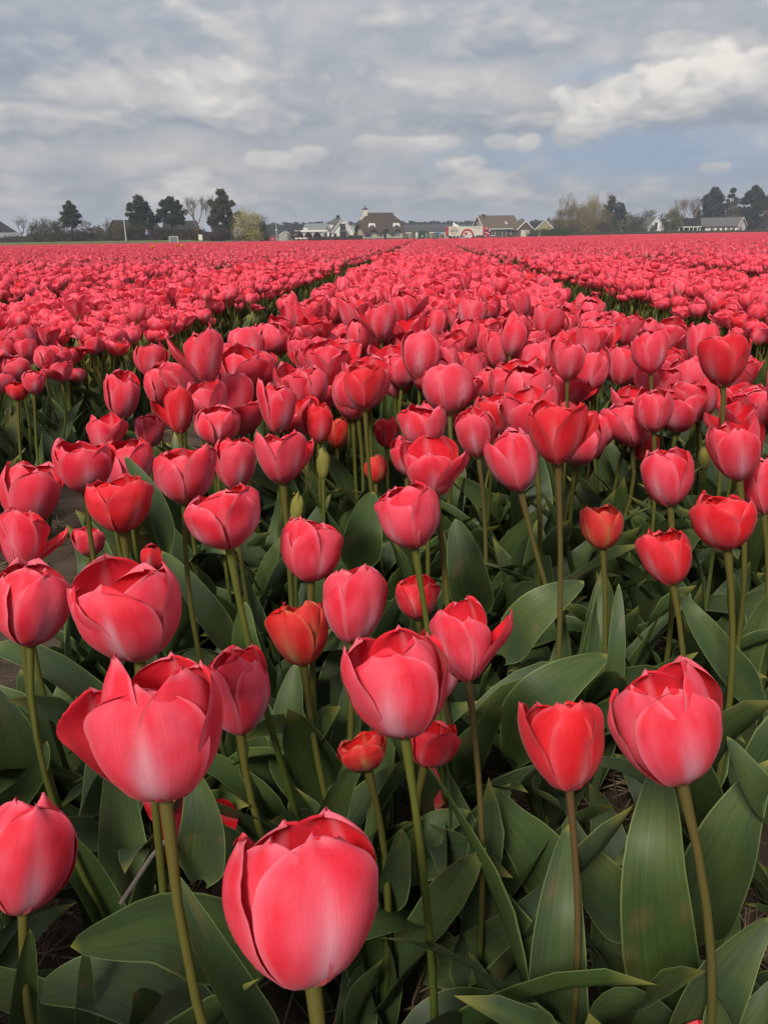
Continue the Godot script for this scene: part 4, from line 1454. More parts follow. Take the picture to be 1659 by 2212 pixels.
func thatched_house() -> void:
	var D := 232.0
	var t := thing("house", "cream cottage with a thick brown thatched roof, white chimney and eyebrow dormers", "house", bg(962, D), deg_to_rad(17))
	var L := 11.6
	var W := 7.6
	var wh := 2.1
	var rh := 6.9
	part(t, "wall", gable_wall(L - 0.8, W - 0.8, wh, rh - 0.9), M.cream)
	# thatch: ridge shorter than the eaves, both ends clipped to half hips
	var q := MB.new()
	var ex := L / 2 + 0.35
	var rx := L / 2 - 2.0
	var ez := W / 2 + 0.45
	var nu := 25
	for sgn in [1.0, -1.0]:
		var p := PackedVector3Array()
		var c := PackedColorArray()
		for j in 11:
			var f := j / 10.0
			for i in nu:
				var s := lerpf(-1.0, 1.0, i / float(nu - 1))
				var x: float = s * lerpf(ex, rx, smoothstep(0.35, 1.0, f))
				var ev := 1.75
				if sgn > 0.0:
					for dx in [-3.1, 0.4, 3.9]:
						ev += 0.85 * exp(-pow((x - dx) / 1.0, 4.0)) * (1.0 - f)
				var yy := lerpf(ev, rh, f) + 0.25 * sin(f * PI)
				p.append(Vector3(x, yy, sgn * lerpf(ez, 0.0, f) * (1.0 if f < 0.95 else 0.9)))
				c.append(Color.WHITE)
		q.grid(p, c, nu, 11, sgn < 0.0)
	for sgn in [1.0, -1.0]:
		# hipped end
		var p := PackedVector3Array()
		var c := PackedColorArray()
		for j in 7:
			var f := j / 6.0
			for i in 9:
				var s := lerpf(-1.0, 1.0, i / 8.0)
				var f2 := lerpf(0.35, 1.0, f)
				p.append(Vector3(sgn * (lerpf(ex, rx, smoothstep(0.35, 1.0, f2)) + 0.04), lerpf(1.75, rh, f2) + 0.25 * sin(f2 * PI), s * lerpf(ez, 0.0, f2)))
				c.append(Color.WHITE)
		q.grid(p, c, 9, 7, sgn > 0.0)
	var roof := part(t, "roof", q.done(), M.thatch)
	part(roof, "ridge", solid(Vector3(-rx - 0.1, rh - 0.12, -0.3), Vector3(rx + 0.1, rh + 0.16, 0.3)), M.thatch_pale)
	var ch := part(roof, "chimney", solid(Vector3(-rx - 0.75, 3.5, -0.65), Vector3(-rx + 0.25, rh + 1.0, 0.65)), M.cream_white)
	var cap := MB.new()
	cap.box(Vector3(-rx - 0.9, rh + 1.003, -0.8), Vector3(-rx + 0.4, rh + 1.2, 0.8))
	cap.stick(Vector3(-rx - 0.25, rh + 1.2, 0), Vector3(-rx - 0.25, rh + 1.9, 0), 0.16, 0.16, Color.WHITE, 8)
	part(roof, "chimney_cap", cap.done(), M.dark)
	for x in [-3.1, 3.9]:
		var dm := MB.new()
		dm.slab(PackedVector2Array([Vector2(-1.25, 0), Vector2(1.25, 0), Vector2(0.75, 1.5), Vector2(-0.75, 1.5)]), -1.6, 0.5)
		part(t, "dormer", dm.done(), M.white, on_front(x, 2.75, W / 2 - 1.0))
		window(t, on_front(x, 3.4, W / 2 - 0.497), 1.1, 0.9, 2, 1)
	var sl := atan2(rh - 1.75, ez)
	var sk := part(t, "skylight", bars(1.3, 1.9, 0.12, 1, 1, 0.12), M.white, on_slope(0.6, 3.95, 2.42, PI / 2 - sl))
	part(sk, "pane", slabs(1.1, 1.7, 0.08), M.sky_pane)
	var z := (W - 0.8) / 2 + 0.003
	window(t, on_front(-4.1, 1.15, z), 1.7, 1.2, 3, 1)
	window(t, on_front(-1.6, 1.2, z), 0.8, 1.1, 2, 1)
	door(t, on_front(0.5, 1.0, z), 1.0, 2.0, M.dark)
	window(t, on_front(2.6, 1.2, z), 0.9, 1.1, 2, 1)
	window(t, on_front(4.3, 1.2, z), 1.0, 1.1, 2, 1)


func brown_house() -> void:
	var D := 257.0
	var t := thing("house", "brick house with a long brown tiled roof and white edged gable, behind the truck", "house", bg(1255, D), deg_to_rad(21))
	var L := 12.2
	var W := 7.4
	var wh := 2.7
	var rh := 6.2
	part(t, "wall", gable_wall(L, W, wh, rh), M.brick)
	var roof := part(t, "roof", gable_roof(L, W, wh, rh, 0.45, 0.22), M.brown_roof)
	part(roof, "chimney", solid(Vector3(-L / 2 + 1.0, rh - 1.2, -0.1), Vector3(-L / 2 + 2.0, rh + 0.55, 1.0)), M.brick)
	part(roof, "gutter", solid(Vector3(-L / 2 - 0.2, wh - 0.32, W / 2 + 0.46), Vector3(L / 2 + 0.2, wh - 0.12, W / 2 + 0.6)), M.white)
	part(t, "bargeboard", barge(L, W, wh, rh, 0.45, 0.22, -1.0), M.white)
	window(t, on_left(-L / 2 - 0.003, 3.9, 0.4), 1.4, 1.2, 2, 1)
	var s := atan2(rh - wh, W / 2)
	var sk := part(t, "skylight", bars(0.8, 0.9, 0.1, 1, 1, 0.12), M.white, on_slope(2.2, 4.15, 2.42, PI / 2 - s))
	part(sk, "pane", slabs(0.6, 0.7, 0.08), M.sky_pane)
	window(t, on_front(-3.2, 1.35, W / 2 + 0.003), 2.0, 1.7, 2, 1, null, 0.14)
	door(t, on_front(0.9, 1.05, W / 2 + 0.003), 1.0, 2.1, M.dark)
	window(t, on_front(4.2, 1.5, W / 2 + 0.003), 2.0, 1.4, 2, 1)
	# garage wing with its own gable
	var g := thing("garage", "low brick garage wing with a white edged gable and pale up-and-over door", "garage", bg(1318, D - 2), deg_to_rad(-76))
	part(g, "wall", gable_wall(7.0, 4.9, 2.3, 4.5), M.brick)
	part(g, "roof", gable_roof(7.0, 4.9, 2.3, 4.5, 0.4, 0.2), M.brown_roof)
	part(g, "bargeboard", barge(7.0, 4.9, 2.3, 4.5, 0.4, 0.2, 1.0), M.white)
	var gd := part(g, "garage_door", slabs(2.7, 1.9, 0.06), M.cream_white, Transform3D(Basis(Vector3.UP, PI / 2), Vector3(3.503, 0.97, -0.1)))
	part(gd, "frame", bars(2.9, 2.1, 0.1, 1, 1, 0.08), M.white)


func small_house(sx: float, D: float, y: float, turn: float, L: float, W: float, wh: float, rh: float, wall: Material, roof: Material, label: String, chim := false, side := 1.0) -> Node3D:
	var t := thing("house", label, "house", bg(sx, D, y), deg_to_rad(turn))
	part(t, "wall", gable_wall(L, W, wh, rh), wall)
	var r := part(t, "roof", gable_roof(L, W, wh, rh, 0.4, 0.2), roof)
	if chim:
		part(r, "chimney", solid(Vector3(-0.4, rh - 0.5, -0.4), Vector3(0.4, rh + 0.9, 0.4)), M.brick)
	part(t, "bargeboard", barge(L, W, wh, rh, 0.4, 0.2, side), M.white)
	return t


func warehouse() -> void:
	var D := 285.0
	var t := thing("warehouse", "long low grey warehouse with a dark roof and blue door behind the cottages", "building", bg(1098, D, -0.1), 0.0)
	var h := hgt(1090, 567, D)
	part(t, "wall", solid(Vector3(-12.2, 0, -8), Vector3(15.0, h * 0.72, 0)), M.pale_wall)
	part(t, "fascia", solid(Vector3(-12.25, h * 0.50, 0.003), Vector3(15.05, h * 0.74, 0.25)), M.grey_roof)
	var q := MB.new()
	q.quad(Vector3(-12.3, h * 0.742, 0.3), Vector3(-12.3, h, -9), Vector3(15.1, h, -9), Vector3(15.1, h * 0.742, 0.3), Color.WHITE)
	part(t, "roof", q.done(), M.dark_roof)
	part(t, "door", slabs(1.9, h * 0.48, 0.08), M.blue, on_front(1.6, h * 0.24, 0.003))
	for x in [-9.0, -4.5, -1.0, 5.5, 9.5, 13.0]:
		part(t, "panel", slabs(3.0 if x != -1.0 else 2.6, h * 0.3, 0.05), M.cream_white, on_front(x, h * 0.31, 0.003))
	var ra := MB.new()
	ra.slab(PackedVector2Array([Vector2(0, 0), Vector2(2.4, 0), Vector2(0, 1.5)]), -0.3, 0.3)
	part(t, "roof_hood", ra.done(), M.white, on_front(6.8, h * 0.8, -2))
	# grey barns on either side of the white house
	var bn := small_house(812, 262, 0.0, -12, 9, 9.0, 2.6, 4.8, M.dark_brick, M.pale_roof, "grey roofed barn showing behind the left side of the white house")
	var b2 := thing("barn", "long grey metal roofed barn between the white house and the thatched cottage", "barn", bg(895, 268))
	part(b2, "wall", solid(Vector3(-4.5, 0, -6), Vector3(4.5, 2.3, 0)), M.dark_brick)
	var q2 := MB.new()
	q2.quad(Vector3(-4.7, 2.303, 0.3), Vector3(-4.7, hgt(895, 571, 268), -6.2), Vector3(4.7, hgt(895, 571, 268), -6.2), Vector3(4.7, 2.303, 0.3), Color.WHITE)
	q2.box(Vector3(-4.7, hgt(895, 571, 268) - 0.1, -6.4), Vector3(4.7, hgt(895, 571, 268) + 0.3, -6.2))
	part(b2, "roof", q2.done(), M.pale_roof)


func arc(b: MB, cx: float, cy: float, r0: float, r1: float, a0: float, a1: float, z0: float, z1: float, clip := -99.0) -> void:
	var o := PackedVector2Array()
	for k in 17:
		var a := deg_to_rad(lerpf(a0, a1, k / 16.0))
		o.append(Vector2(cx + cos(a) * r1, maxf(cy + sin(a) * r1, clip)))
	for k in 17:
		var a := deg_to_rad(lerpf(a1, a0, k / 16.0))
		o.append(Vector2(cx + cos(a) * r0, maxf(cy + sin(a) * r0, clip)))
	b.slab(o, z0, z1)


func truck() -> void:
	var D := 238.0
	var t := thing("truck", "white box lorry with red rear, red cab and red arc lettering on its side", "truck", bg(1180, D), deg_to_rad(14))
	var L := 10.3
	var y0 := 0.72
	var y1 := 3.15
	var body := part(t, "box_body", solid(Vector3(-L / 2, y0, -2.5), Vector3(L / 2, y1, 0)), M.cream_white)
	part(body, "roof_rail", solid(Vector3(-L / 2 - 0.03, y1 + 0.002, -2.52), Vector3(L / 2 + 0.03, y1 + 0.06, 0.03)), M.white)
	part(t, "rear_door", solid(Vector3(-L / 2 - 0.09, y0 + 0.1, -2.46), Vector3(-L / 2 - 0.003, y1 - 0.05, -0.04)), M.truck_red)
	var tx := TextMesh.new()
	var f := SystemFont.new()
	f.font_names = PackedStringArray(["Droid Sans"])
	f.font_weight = 700
	tx.font = f
	tx.text = "VSDV"
	tx.font_size = 96
	tx.pixel_size = 0.0105
	tx.depth = 0.02
	part(body, "lettering", tx, M.dark, on_front(-L / 2 + 1.62, 2.02, 0.014))
	var ring := MB.new()
	arc(ring, -L / 2 + 1.6, 2.0, 0.82, 0.98, 25, 155, 0.003, 0.02)
	arc(ring, -L / 2 + 1.6, 2.0, 0.82, 0.98, 205, 335, 0.003, 0.02)
	part(body, "ring_emblem", ring.done(), M.truck_red)
	var big := MB.new()
	arc(big, 0.45, 0.55, 1.45, 2.0, 5, 178, 0.003, 0.02, y0 + 0.01)
	arc(big, 0.15, 0.45, 0.0, 1.15, 60, 130, 0.003, 0.02, y0 + 0.01)
	part(body, "arc_emblem", big.done(), M.truck_red)
	var inner := MB.new()
	arc(inner, 0.5, 0.5, 0.0, 1.12, 20, 92, 0.023, 0.03, y0 + 0.02)
	part(body, "arc_cutout", inner.done(), M.cream_white)
	rng.seed = 8
	var small := MB.new()
	for row in 2:
		var x := 1.6 if row == 0 else 2.7
		while x < 4.7:
			var w := rng.randf_range(0.10, 0.34)
			small.box(Vector3(x, 2.78 - row * 0.36, 0.003), Vector3(minf(x + w, 4.8), 2.86 - row * 0.36, 0.012))
			x += w + 0.09
	part(body, "slogan_line", small.done(), M.dark)
	# chassis, side guard, wheels
	part(t, "chassis", solid(Vector3(-L / 2 + 0.1, 0.45, -2.2), Vector3(L / 2 + 1.6, y0 - 0.003, -0.3)), M.dark)
	part(t, "side_guard", solid(Vector3(-0.2, 0.32, -0.12), Vector3(2.0, 0.68, -0.04)), M.white)
	for x in [-3.9, -2.9, -1.9, 2.9, 5.9]:
		for zz in [-0.35, -2.45]:
			var w := MB.new()
			w.tube(PackedVector3Array([Vector3(0, 0, 0), Vector3(0, 0, 0.02), Vector3(0, 0, 0.3), Vector3(0, 0, 0.32)]), PackedFloat32Array([0.3, 0.48, 0.48, 0.3]), PackedColorArray([Color.WHITE, Color.WHITE, Color.WHITE, Color.WHITE]), 16)
			var wheel := part(t, "wheel", w.done(), M.rubber, on_front(x, 0.48, zz))
			var rm := MB.new()
			rm.tube(PackedVector3Array([Vector3(0, 0, 0.25), Vector3(0, 0, 0.335), Vector3(0, 0, 0.336)]), PackedFloat32Array([0.28, 0.27, 0.001]), PackedColorArray([Color.WHITE, Color.WHITE, Color.WHITE]), 12)
			part(wheel, "rim", rm.done(), M.metal)
	# cab
	var cb := MB.new()
	cb.slab(PackedVector2Array([Vector2(L / 2 + 0.15, 0.45), Vector2(L / 2 + 2.1, 0.4), Vector2(L / 2 + 2.15, 1.5), Vector2(L / 2 + 1.85, 2.7), Vector2(L / 2 + 0.9, 3.12), Vector2(L / 2 + 0.15, 3.15)]), -2.4, -0.05)
	var cab := part(t, "cab", cb.done(), M.truck_red)
	part(cab, "side_window", slabs(0.8, 0.7, 0.03), M.pane, on_front(L / 2 + 1.25, 2.0, -0.047))
	part(cab, "door_stripe", slabs(1.2, 0.16, 0.03), M.white, Transform3D(Basis(Vector3.BACK, -0.35), Vector3(L / 2 + 1.35, 1.35, -0.047)))
	part(cab, "roof_stripe", slabs(0.9, 0.16, 0.03), M.white, Transform3D(Basis(Vector3.BACK, -0.25), Vector3(L / 2 + 1.1, 2.62, -0.047)))
	part(cab, "windscreen", slabs(2.0, 0.95, 0.03), M.pane, Transform3D(Basis(Vector3.UP, PI / 2) * Basis(Vector3.RIGHT, -0.24), Vector3(L / 2 + 2.03, 2.05, -1.22)))
	part(cab, "mirror", solid(Vector3(L / 2 + 1.9, 1.7, 0.05), Vector3(L / 2 + 2.05, 2.2, 0.25)), M.white)
	var hp := part(cab, "headlight", slabs(0.3, 0.2, 0.04), M.white, Transform3D(Basis(Vector3.UP, PI / 2), Vector3(L / 2 + 2.12, 0.8, -0.3)))
	part(cab, "headlight", slabs(0.3, 0.2, 0.04), M.white, Transform3D(Basis(Vector3.UP, PI / 2), Vector3(L / 2 + 2.12, 0.8, -2.1)))


func car(sx: float, D: float, turn: float, m: Material, label: String) -> void:
	var t := thing("car", label, "car", bg(sx, D, 0.0), deg_to_rad(turn))
	var b := MB.new()
	b.slab(PackedVector2Array([Vector2(-2.05, 0.3), Vector2(2.05, 0.3), Vector2(2.08, 0.65), Vector2(1.9, 0.85), Vector2(0.95, 0.95), Vector2(-1.9, 0.98), Vector2(-2.08, 0.7)]), -0.86, 0.86)
	var body := part(t, "body", b.done(), m)
	var c := MB.new()
	var lo := [Vector3(-1.85, 0.96, -0.8), Vector3(1.0, 0.955, -0.8), Vector3(1.0, 0.955, 0.8), Vector3(-1.85, 0.96, 0.8)]
	var hi := [Vector3(-1.45, 1.45, -0.62), Vector3(0.15, 1.45, -0.62), Vector3(0.15, 1.45, 0.62), Vector3(-1.45, 1.45, 0.62)]
	for k in 4:
		var n := (k + 1) % 4
		c.quad(lo[k], hi[k], hi[n], lo[n], Color.WHITE)
	part(body, "glass", c.done(), M.pane)
	part(body, "roof", solid(Vector3(-1.5, 1.452, -0.64), Vector3(0.2, 1.51, 0.64)), m)
	for x in [-1.3, 1.3]:
		for z in [-0.88, 0.68]:
			var w := MB.new()
			w.tube(PackedVector3Array([Vector3.ZERO, Vector3(0, 0, 0.01), Vector3(0, 0, 0.19), Vector3(0, 0, 0.2)]), PackedFloat32Array([0.1, 0.31, 0.31, 0.02]), PackedColorArray([Color.WHITE, Color.WHITE, Color.WHITE, Color.WHITE]), 12)
			part(t, "wheel", w.done(), M.rubber, on_front(x, 0.31, z))
	for z in [-0.62, 0.62]:
		part(t, "headlight", solid(Vector3(2.06, 0.6, z - 0.15), Vector3(2.12, 0.74, z + 0.15)), M.white)
		part(t, "tail_light", solid(Vector3(-2.13, 0.68, z - 0.12), Vector3(-2.07, 0.85, z + 0.12)), M.truck_red)
	part(t, "number_plate", solid(Vector3(-2.12, 0.5, -0.26), Vector3(-2.085, 0.61, 0.26)), M.cream_white)


# ---------------------------------------------------------------- people
func figure(bones: Array, cell: float) -> ArrayMesh:     # surface nets over smoothly joined tapered capsules
	var mn := Vector3(9, 9, 9)
	var mx := -mn
	for e in bones:
		for k in [0, 1]:
			mn = mn.min(e[k] - Vector3.ONE * (e[2 + k] + cell * 2))
			mx = mx.max(e[k] + Vector3.ONE * (e[2 + k] + cell * 2))
	var n := Vector3i((mx - mn) / cell) + Vector3i(2, 2, 2)
	var val := PackedFloat32Array()
	val.resize(n.x * n.y * n.z)
	var who := func(p: Vector3) -> Array:
		var s := 0.0
		var best := 9.0
		var col := Color.WHITE
		for e in bones:
			var ab: Vector3 = e[1] - e[0]
			var h := clampf((p - e[0]).dot(ab) / ab.length_squared(), 0, 1)
			var d: float = (p - e[0] - ab * h).length() - lerpf(e[2], e[3], h)
			s += exp(-d * 45.0)
			if d < best:
				best = d
				col = e[4]
		return [-log(maxf(s, 1e-30)) / 45.0, col]
	for z in n.z:
		for y in n.y:
			for x in n.x:
				val[(z * n.y + y) * n.x + x] = who.call(mn + Vector3(x, y, z) * cell)[0]
	var at_ := {}
	var b := MB.new()
	for z in n.z - 1:
		for y in n.y - 1:
			for x in n.x - 1:
				var s := Vector3.ZERO
				var cnt := 0
				for e in [[0, 1], [0, 2], [0, 4], [1, 3], [1, 5], [2, 3], [2, 6], [3, 7], [4, 5], [4, 6], [5, 7], [6, 7]]:
					var pa := Vector3(e[0] & 1, (e[0] >> 1) & 1, e[0] >> 2)
					var pb := Vector3(e[1] & 1, (e[1] >> 1) & 1, e[1] >> 2)
					var va := val[((z + int(pa.z)) * n.y + y + int(pa.y)) * n.x + x + int(pa.x)]
					var vb := val[((z + int(pb.z)) * n.y + y + int(pb.y)) * n.x + x + int(pb.x)]
					if (va < 0.0) != (vb < 0.0):
						s += pa.lerp(pb, va / (va - vb))
						cnt += 1
				if cnt:
					var p := mn + (Vector3(x, y, z) + s / cnt) * cell
					at_[Vector3i(x, y, z)] = b.v.size()
					var w = who.call(p)
					var e1: float = who.call(p + Vector3(0.01, 0, 0))[0] - w[0]
					var e2: float = who.call(p + Vector3(0, 0.01, 0))[0] - w[0]
					var e3: float = who.call(p + Vector3(0, 0, 0.01))[0] - w[0]
					b.v.append(p)
					b.n.append(Vector3(e1, e2, e3).normalized())
					b.c.append(w[1])
					b.uv.append(Vector2.ZERO)
	for z in range(1, n.z - 1):
		for y in range(1, n.y - 1):
			for x in range(1, n.x - 1):
				var i := Vector3i(x, y, z)
				var va := val[(z * n.y + y) * n.x + x]
				for ax in 3:
					var j := i
					j[ax] += 1
					var vb := val[(j.z * n.y + j.y) * n.x + j.x]
					if (va < 0.0) == (vb < 0.0):
						continue
					var u := Vector3i.ZERO
					var w := Vector3i.ZERO
					u[(ax + 1) % 3] = 1
					w[(ax + 2) % 3] = 1
					var q := [i - u - w, i - w, i, i - u]
					if q.all(func(k): return at_.has(k)):
						var a: int = at_[q[0]]
						var c: int = at_[q[1]]
						var d: int = at_[q[2]]
						var e: int = at_[q[3]]
						if va < 0.0:
							b.idx.append_array([a, d, c, a, e, d])
						else:
							b.idx.append_array([a, c, d, a, d, e])
	return b.done()


func person(sx: float, D: float, y: float, label: String, top: Color, legs: Color, hair: Color, turn: float) -> void:
	var t := thing("person", label, "person", bg(sx, D, y), deg_to_rad(turn))
	var skin := lin(196, 150, 125)
	var shoe := lin(30, 28, 28)
	var V := func(x, yy, z): return Vector3(x, yy, z)
	var bones := [
		[V.call(-0.09, 0.9, 0), V.call(-0.11, 0.5, 0.04), 0.09, 0.065, legs], [V.call(-0.11, 0.5, 0.04), V.call(-0.12, 0.09, -0.04), 0.062, 0.045, legs],
		[V.call(0.09, 0.9, 0), V.call(0.10, 0.5, -0.02), 0.09, 0.065, legs], [V.call(0.10, 0.5, -0.02), V.call(0.12, 0.09, -0.10), 0.062, 0.045, legs],
		[V.call(-0.12, 0.05, -0.05), V.call(-0.13, 0.04, 0.12), 0.045, 0.04, shoe], [V.call(0.12, 0.05, -0.11), V.call(0.13, 0.04, 0.05), 0.045, 0.04, shoe],
		[V.call(0, 0.95, 0), V.call(0, 1.15, 0), 0.145, 0.135, top], [V.call(-0.09, 1.33, 0), V.call(0.09, 1.33, 0), 0.12, 0.12, top],
		[V.call(-0.17, 1.38, 0), V.call(-0.27, 1.12, 0.02), 0.065, 0.052, top], [V.call(-0.27, 1.12, 0.02), V.call(-0.14, 1.08, 0.22), 0.05, 0.038, top],
		[V.call(0.17, 1.38, 0), V.call(0.27, 1.12, 0.02), 0.065, 0.052, top], [V.call(0.27, 1.12, 0.02), V.call(0.14, 1.08, 0.22), 0.05, 0.038, top],
		[V.call(-0.14, 1.08, 0.22), V.call(-0.08, 1.10, 0.27), 0.035, 0.03, skin], [V.call(0.14, 1.08, 0.22), V.call(0.08, 1.10, 0.27), 0.035, 0.03, skin],
		[V.call(0, 1.42, 0), V.call(0, 1.54, 0.01), 0.055, 0.055, skin], [V.call(0, 1.60, 0.015), V.call(0, 1.66, 0.01), 0.085, 0.095, skin],
	]
	part(t, "body", figure(bones, 0.045), M.cloth)
	var hb := MB.new()
	var p := PackedVector3Array()
	var c := PackedColorArray()
	for j in 7:
		for i in 13:
			var a := TAU * i / 12.0
			var e := lerpf(-0.15, PI / 2, j / 6.0)
			p.append(Vector3(cos(a) * cos(e) * 0.11, 1.65 + sin(e) * 0.125, sin(a) * cos(e) * 0.12 - 0.015))
			c.append(hair)
	hb.grid(p, c, 13, 7, true, true)
	part(t, "hair", hb.done(), M.cloth)


# ---------------------------------------------------------------- small things
func small_things() -> void:
	var D := 156.0
	var base := 0.72
	var h := hgt(318, 541, D) - base
	var t := thing("street_lamp", "tall pale grey street lamp with a short arm, in front of the pines", "street lamp", bg(321, D, base))
	var b := MB.new()
	b.tube(PackedVector3Array([Vector3.ZERO, Vector3(0, h * 0.55, 0), Vector3(0, h, 0)]), PackedFloat32Array([0.13, 0.10, 0.07]), PackedColorArray([Color.WHITE, Color.WHITE, Color.WHITE]), 10)
	part(t, "pole", b.done(), M.pole)
	b = MB.new()
	b.tube(PackedVector3Array([Vector3(0, h - 0.05, 0), Vector3(0.35, h + 0.12, 0), Vector3(0.8, h + 0.15, 0)]), PackedFloat32Array([0.06, 0.05, 0.05]), PackedColorArray([Color.WHITE, Color.WHITE, Color.WHITE]), 8)
	part(t, "arm", b.done(), M.pole)
	b = MB.new()
	b.tube(PackedVector3Array([Vector3(0.75, h + 0.15, 0), Vector3(0.8, h + 0.15, 0), Vector3(1.25, h + 0.18, 0), Vector3(1.4, h + 0.17, 0)]), PackedFloat32Array([0.03, 0.11, 0.12, 0.02]), PackedColorArray([Color.WHITE, Color.WHITE, Color.WHITE, Color.WHITE]), 10)
	part(t, "lamp_head", b.done(), M.pale_wall)
	D = 185.0
	t = thing("street_lamp", "thin grey street lamp by the parked cars, carrying a round white disc", "street lamp", bg(702, D))
	h = hgt(702, 566, D)
	b = MB.new()
	b.tube(PackedVector3Array([Vector3.ZERO, Vector3(0, h * 0.6, 0), Vector3(0, h, 0)]), PackedFloat32Array([0.11, 0.08, 0.05]), PackedColorArray([Color.WHITE, Color.WHITE, Color.WHITE]), 8)
	part(t, "pole", b.done(), M.pole)
	b = MB.new()
	b.tube(PackedVector3Array([Vector3(0, h, 0), Vector3(0.3, h + 0.2, 0), Vector3(0.8, h + 0.2, 0)]), PackedFloat32Array([0.05, 0.045, 0.04]), PackedColorArray([Color.WHITE, Color.WHITE, Color.WHITE]), 6)
	part(t, "arm", b.done(), M.pole)
	b = MB.new()
	b.box(Vector3(0.7, h + 0.14, -0.09), Vector3(1.15, h + 0.26, 0.09))
	part(t, "lamp_head", b.done(), M.pole)
	b = MB.new()
	var yd := hgt(702, 583, D)
	b.tube(PackedVector3Array([Vector3(0, yd, 0.12), Vector3(0, yd, 0.125), Vector3(0, yd, 0.16), Vector3(0, yd, 0.162)]), PackedFloat32Array([0.01, 0.17, 0.17, 0.01]), PackedColorArray([Color.WHITE, Color.WHITE, Color.WHITE, Color.WHITE]), 14)
	part(t, "disc", b.done(), M.white)
	# board at the edge of the tulips and a cabinet on the bank
	t = thing("field_board", "low grey board in a white frame at the far edge of the tulips", "board", bg(441, 112.0, 0.0))
	part(t, "frame", bars(1.2, 1.16, 0.1, 1, 1, 0.07), M.pole, on_front(0, 0.62, 0))
	part(t, "panel", slabs(1.1, 1.06, 0.03), M.pale_roof, on_front(0, 0.62, 0.002))
	for x in [-0.5, 0.5]:
		part(t, "post", solid(Vector3(x - 0.04, -0.05, -0.08), Vector3(x + 0.04, 1.1, -0.003)), M.pole)
	t = thing("utility_cabinet", "narrow cream utility cabinet standing before the dark shrubs", "cabinet", bg(509.5, 150.0, 0.55))
	part(t, "box", solid(Vector3(-0.34, 0.05, -0.2), Vector3(0.34, 0.98, 0.2)), M.cream_white)
	part(t, "plinth", solid(Vector3(-0.3, -0.2, -0.17), Vector3(0.3, 0.047, 0.17)), M.dark)
	part(t, "lid", solid(Vector3(-0.37, 0.983, -0.23), Vector3(0.37, 1.03, 0.23)), M.cream_white)
	# crash barrier by the road
	t = thing("road_barrier", "low white and red striped barrier in front of the brown hedge", "barrier", bg(764, 188.0))
	for k in 6:
		part(t, "stripe", solid(Vector3(-1.4 + k * 0.467, 0.55, 0), Vector3(-1.4 + (k + 1) * 0.467 - 0.004, 0.82, 0.05)), M.white if k % 2 == 0 else M.pinkish)
	for x in [-1.2, 0.0, 1.2]:
		part(t, "post", solid(Vector3(x - 0.05, 0, -0.1), Vector3(x + 0.05, 0.8, -0.003)), M.pole)
	# shed and half-seen small buildings
	t = thing("greenhouse", "small pale shed with a rounded gable beside the brown bush", "shed", bg(724, 205.0), 0.15)
	b = MB.new()
	b.slab(PackedVector2Array([Vector2(-1.6, 0), Vector2(1.6, 0), Vector2(1.6, 1.5), Vector2(0.5, 2.15), Vector2(0.0, 2.2), Vector2(-0.4, 2.1), Vector2(-1.6, 1.35)]), -4, 0)
	part(t, "wall", b.done(), M.pale_wall)
	b = MB.new()
	b.slab(PackedVector2Array([Vector2(-1.65, 1.34), Vector2(-0.42, 2.12), Vector2(0.0, 2.22), Vector2(0.5, 2.17), Vector2(1.65, 1.5), Vector2(1.65, 1.62), Vector2(0.5, 2.3), Vector2(0.0, 2.36), Vector2(-0.45, 2.25), Vector2(-1.65, 1.46)]), -4.1, 0.1)
	part(t, "roof", b.done(), M.cream_white)
	# green container and stacked crates in front of the warehouse
	t = thing("container", "dark green container standing in front of the warehouse", "container", bg(1069, 243.0), 0.0)
	part(t, "box", solid(Vector3(-1.1, 0.0, -2), Vector3(1.1, 2.3, 0)), M.green)
	for k in 8:
		part(t, "rib", solid(Vector3(-1.05 + k * 0.28, 0.1, 0.002), Vector3(-0.95 + k * 0.28, 2.2, 0.05)), M.green)
	part(t, "label", slabs(0.45, 0.3, 0.02), M.cream_white, on_front(0.1, 0.72, 0.052))
	rng.seed = 14
	var where := ["leftmost in the row before the warehouse", "second from the left of the row before the warehouse", "third left of the green container", "touching the green container's left side", "touching the green container's right side", "second right of the green container", "third right of the green container", "third from the truck's rear", "second from the truck's rear", "right behind the truck's red rear"]
	var n := 0
	for sx in [1024, 1031, 1040, 1048, 1084, 1092, 1099, 1108, 1115, 1122]:
		var hh := rng.randf_range(0.9, 1.75)
		var w := rng.randf_range(0.35, 0.5)
		t = thing("crate", "stacked bulb crate " + where[n], "crate", bg(sx, 241.0), rng.randf_range(-0.2, 0.2), "crates by the warehouse")
		var tall := 0.0
		while tall < hh:
			var cr := MB.new()
			cr.box(Vector3(-w, tall, -w), Vector3(w, tall + 0.36, w))
			part(t, "tier", cr.done(), [M.timber, M.dark_brick, M.pale_wood][n % 3])
			tall += 0.4
		n += 1
	car(670, 196, 78, M.dark, "black car parked with its nose to the field beside the red one")
	car(691, 197, 96, M.car_red, "red car parked by the thin street lamp")
	# dark house and pale shed at the left edge
	t = small_house(-8, 205, 0.4, 88, 7, 8.5, 2.4, hgt(-8, 562, 205) - 0.4, M.dark_brick, M.slate, "dark slate gable house cut off by the left edge")
	window(t, Transform3D(Basis(Vector3.UP, -PI / 2), Vector3(-3.52, 3.4, 0.8)), 0.9, 1.0)
	t = thing("shed", "long shed with a pale grey sloping roof at the left edge", "shed", bg(8, 178, 0.5))
	part(t, "wall", solid(Vector3(-5, 0, -3.4), Vector3(2.0, hgt(8, 604, 178) - 0.5, 0)), M.dark_brick)
	b = MB.new()
	var ya := hgt(8, 603, 178) - 0.5
	var yb := hgt(8, 589, 178) - 0.5
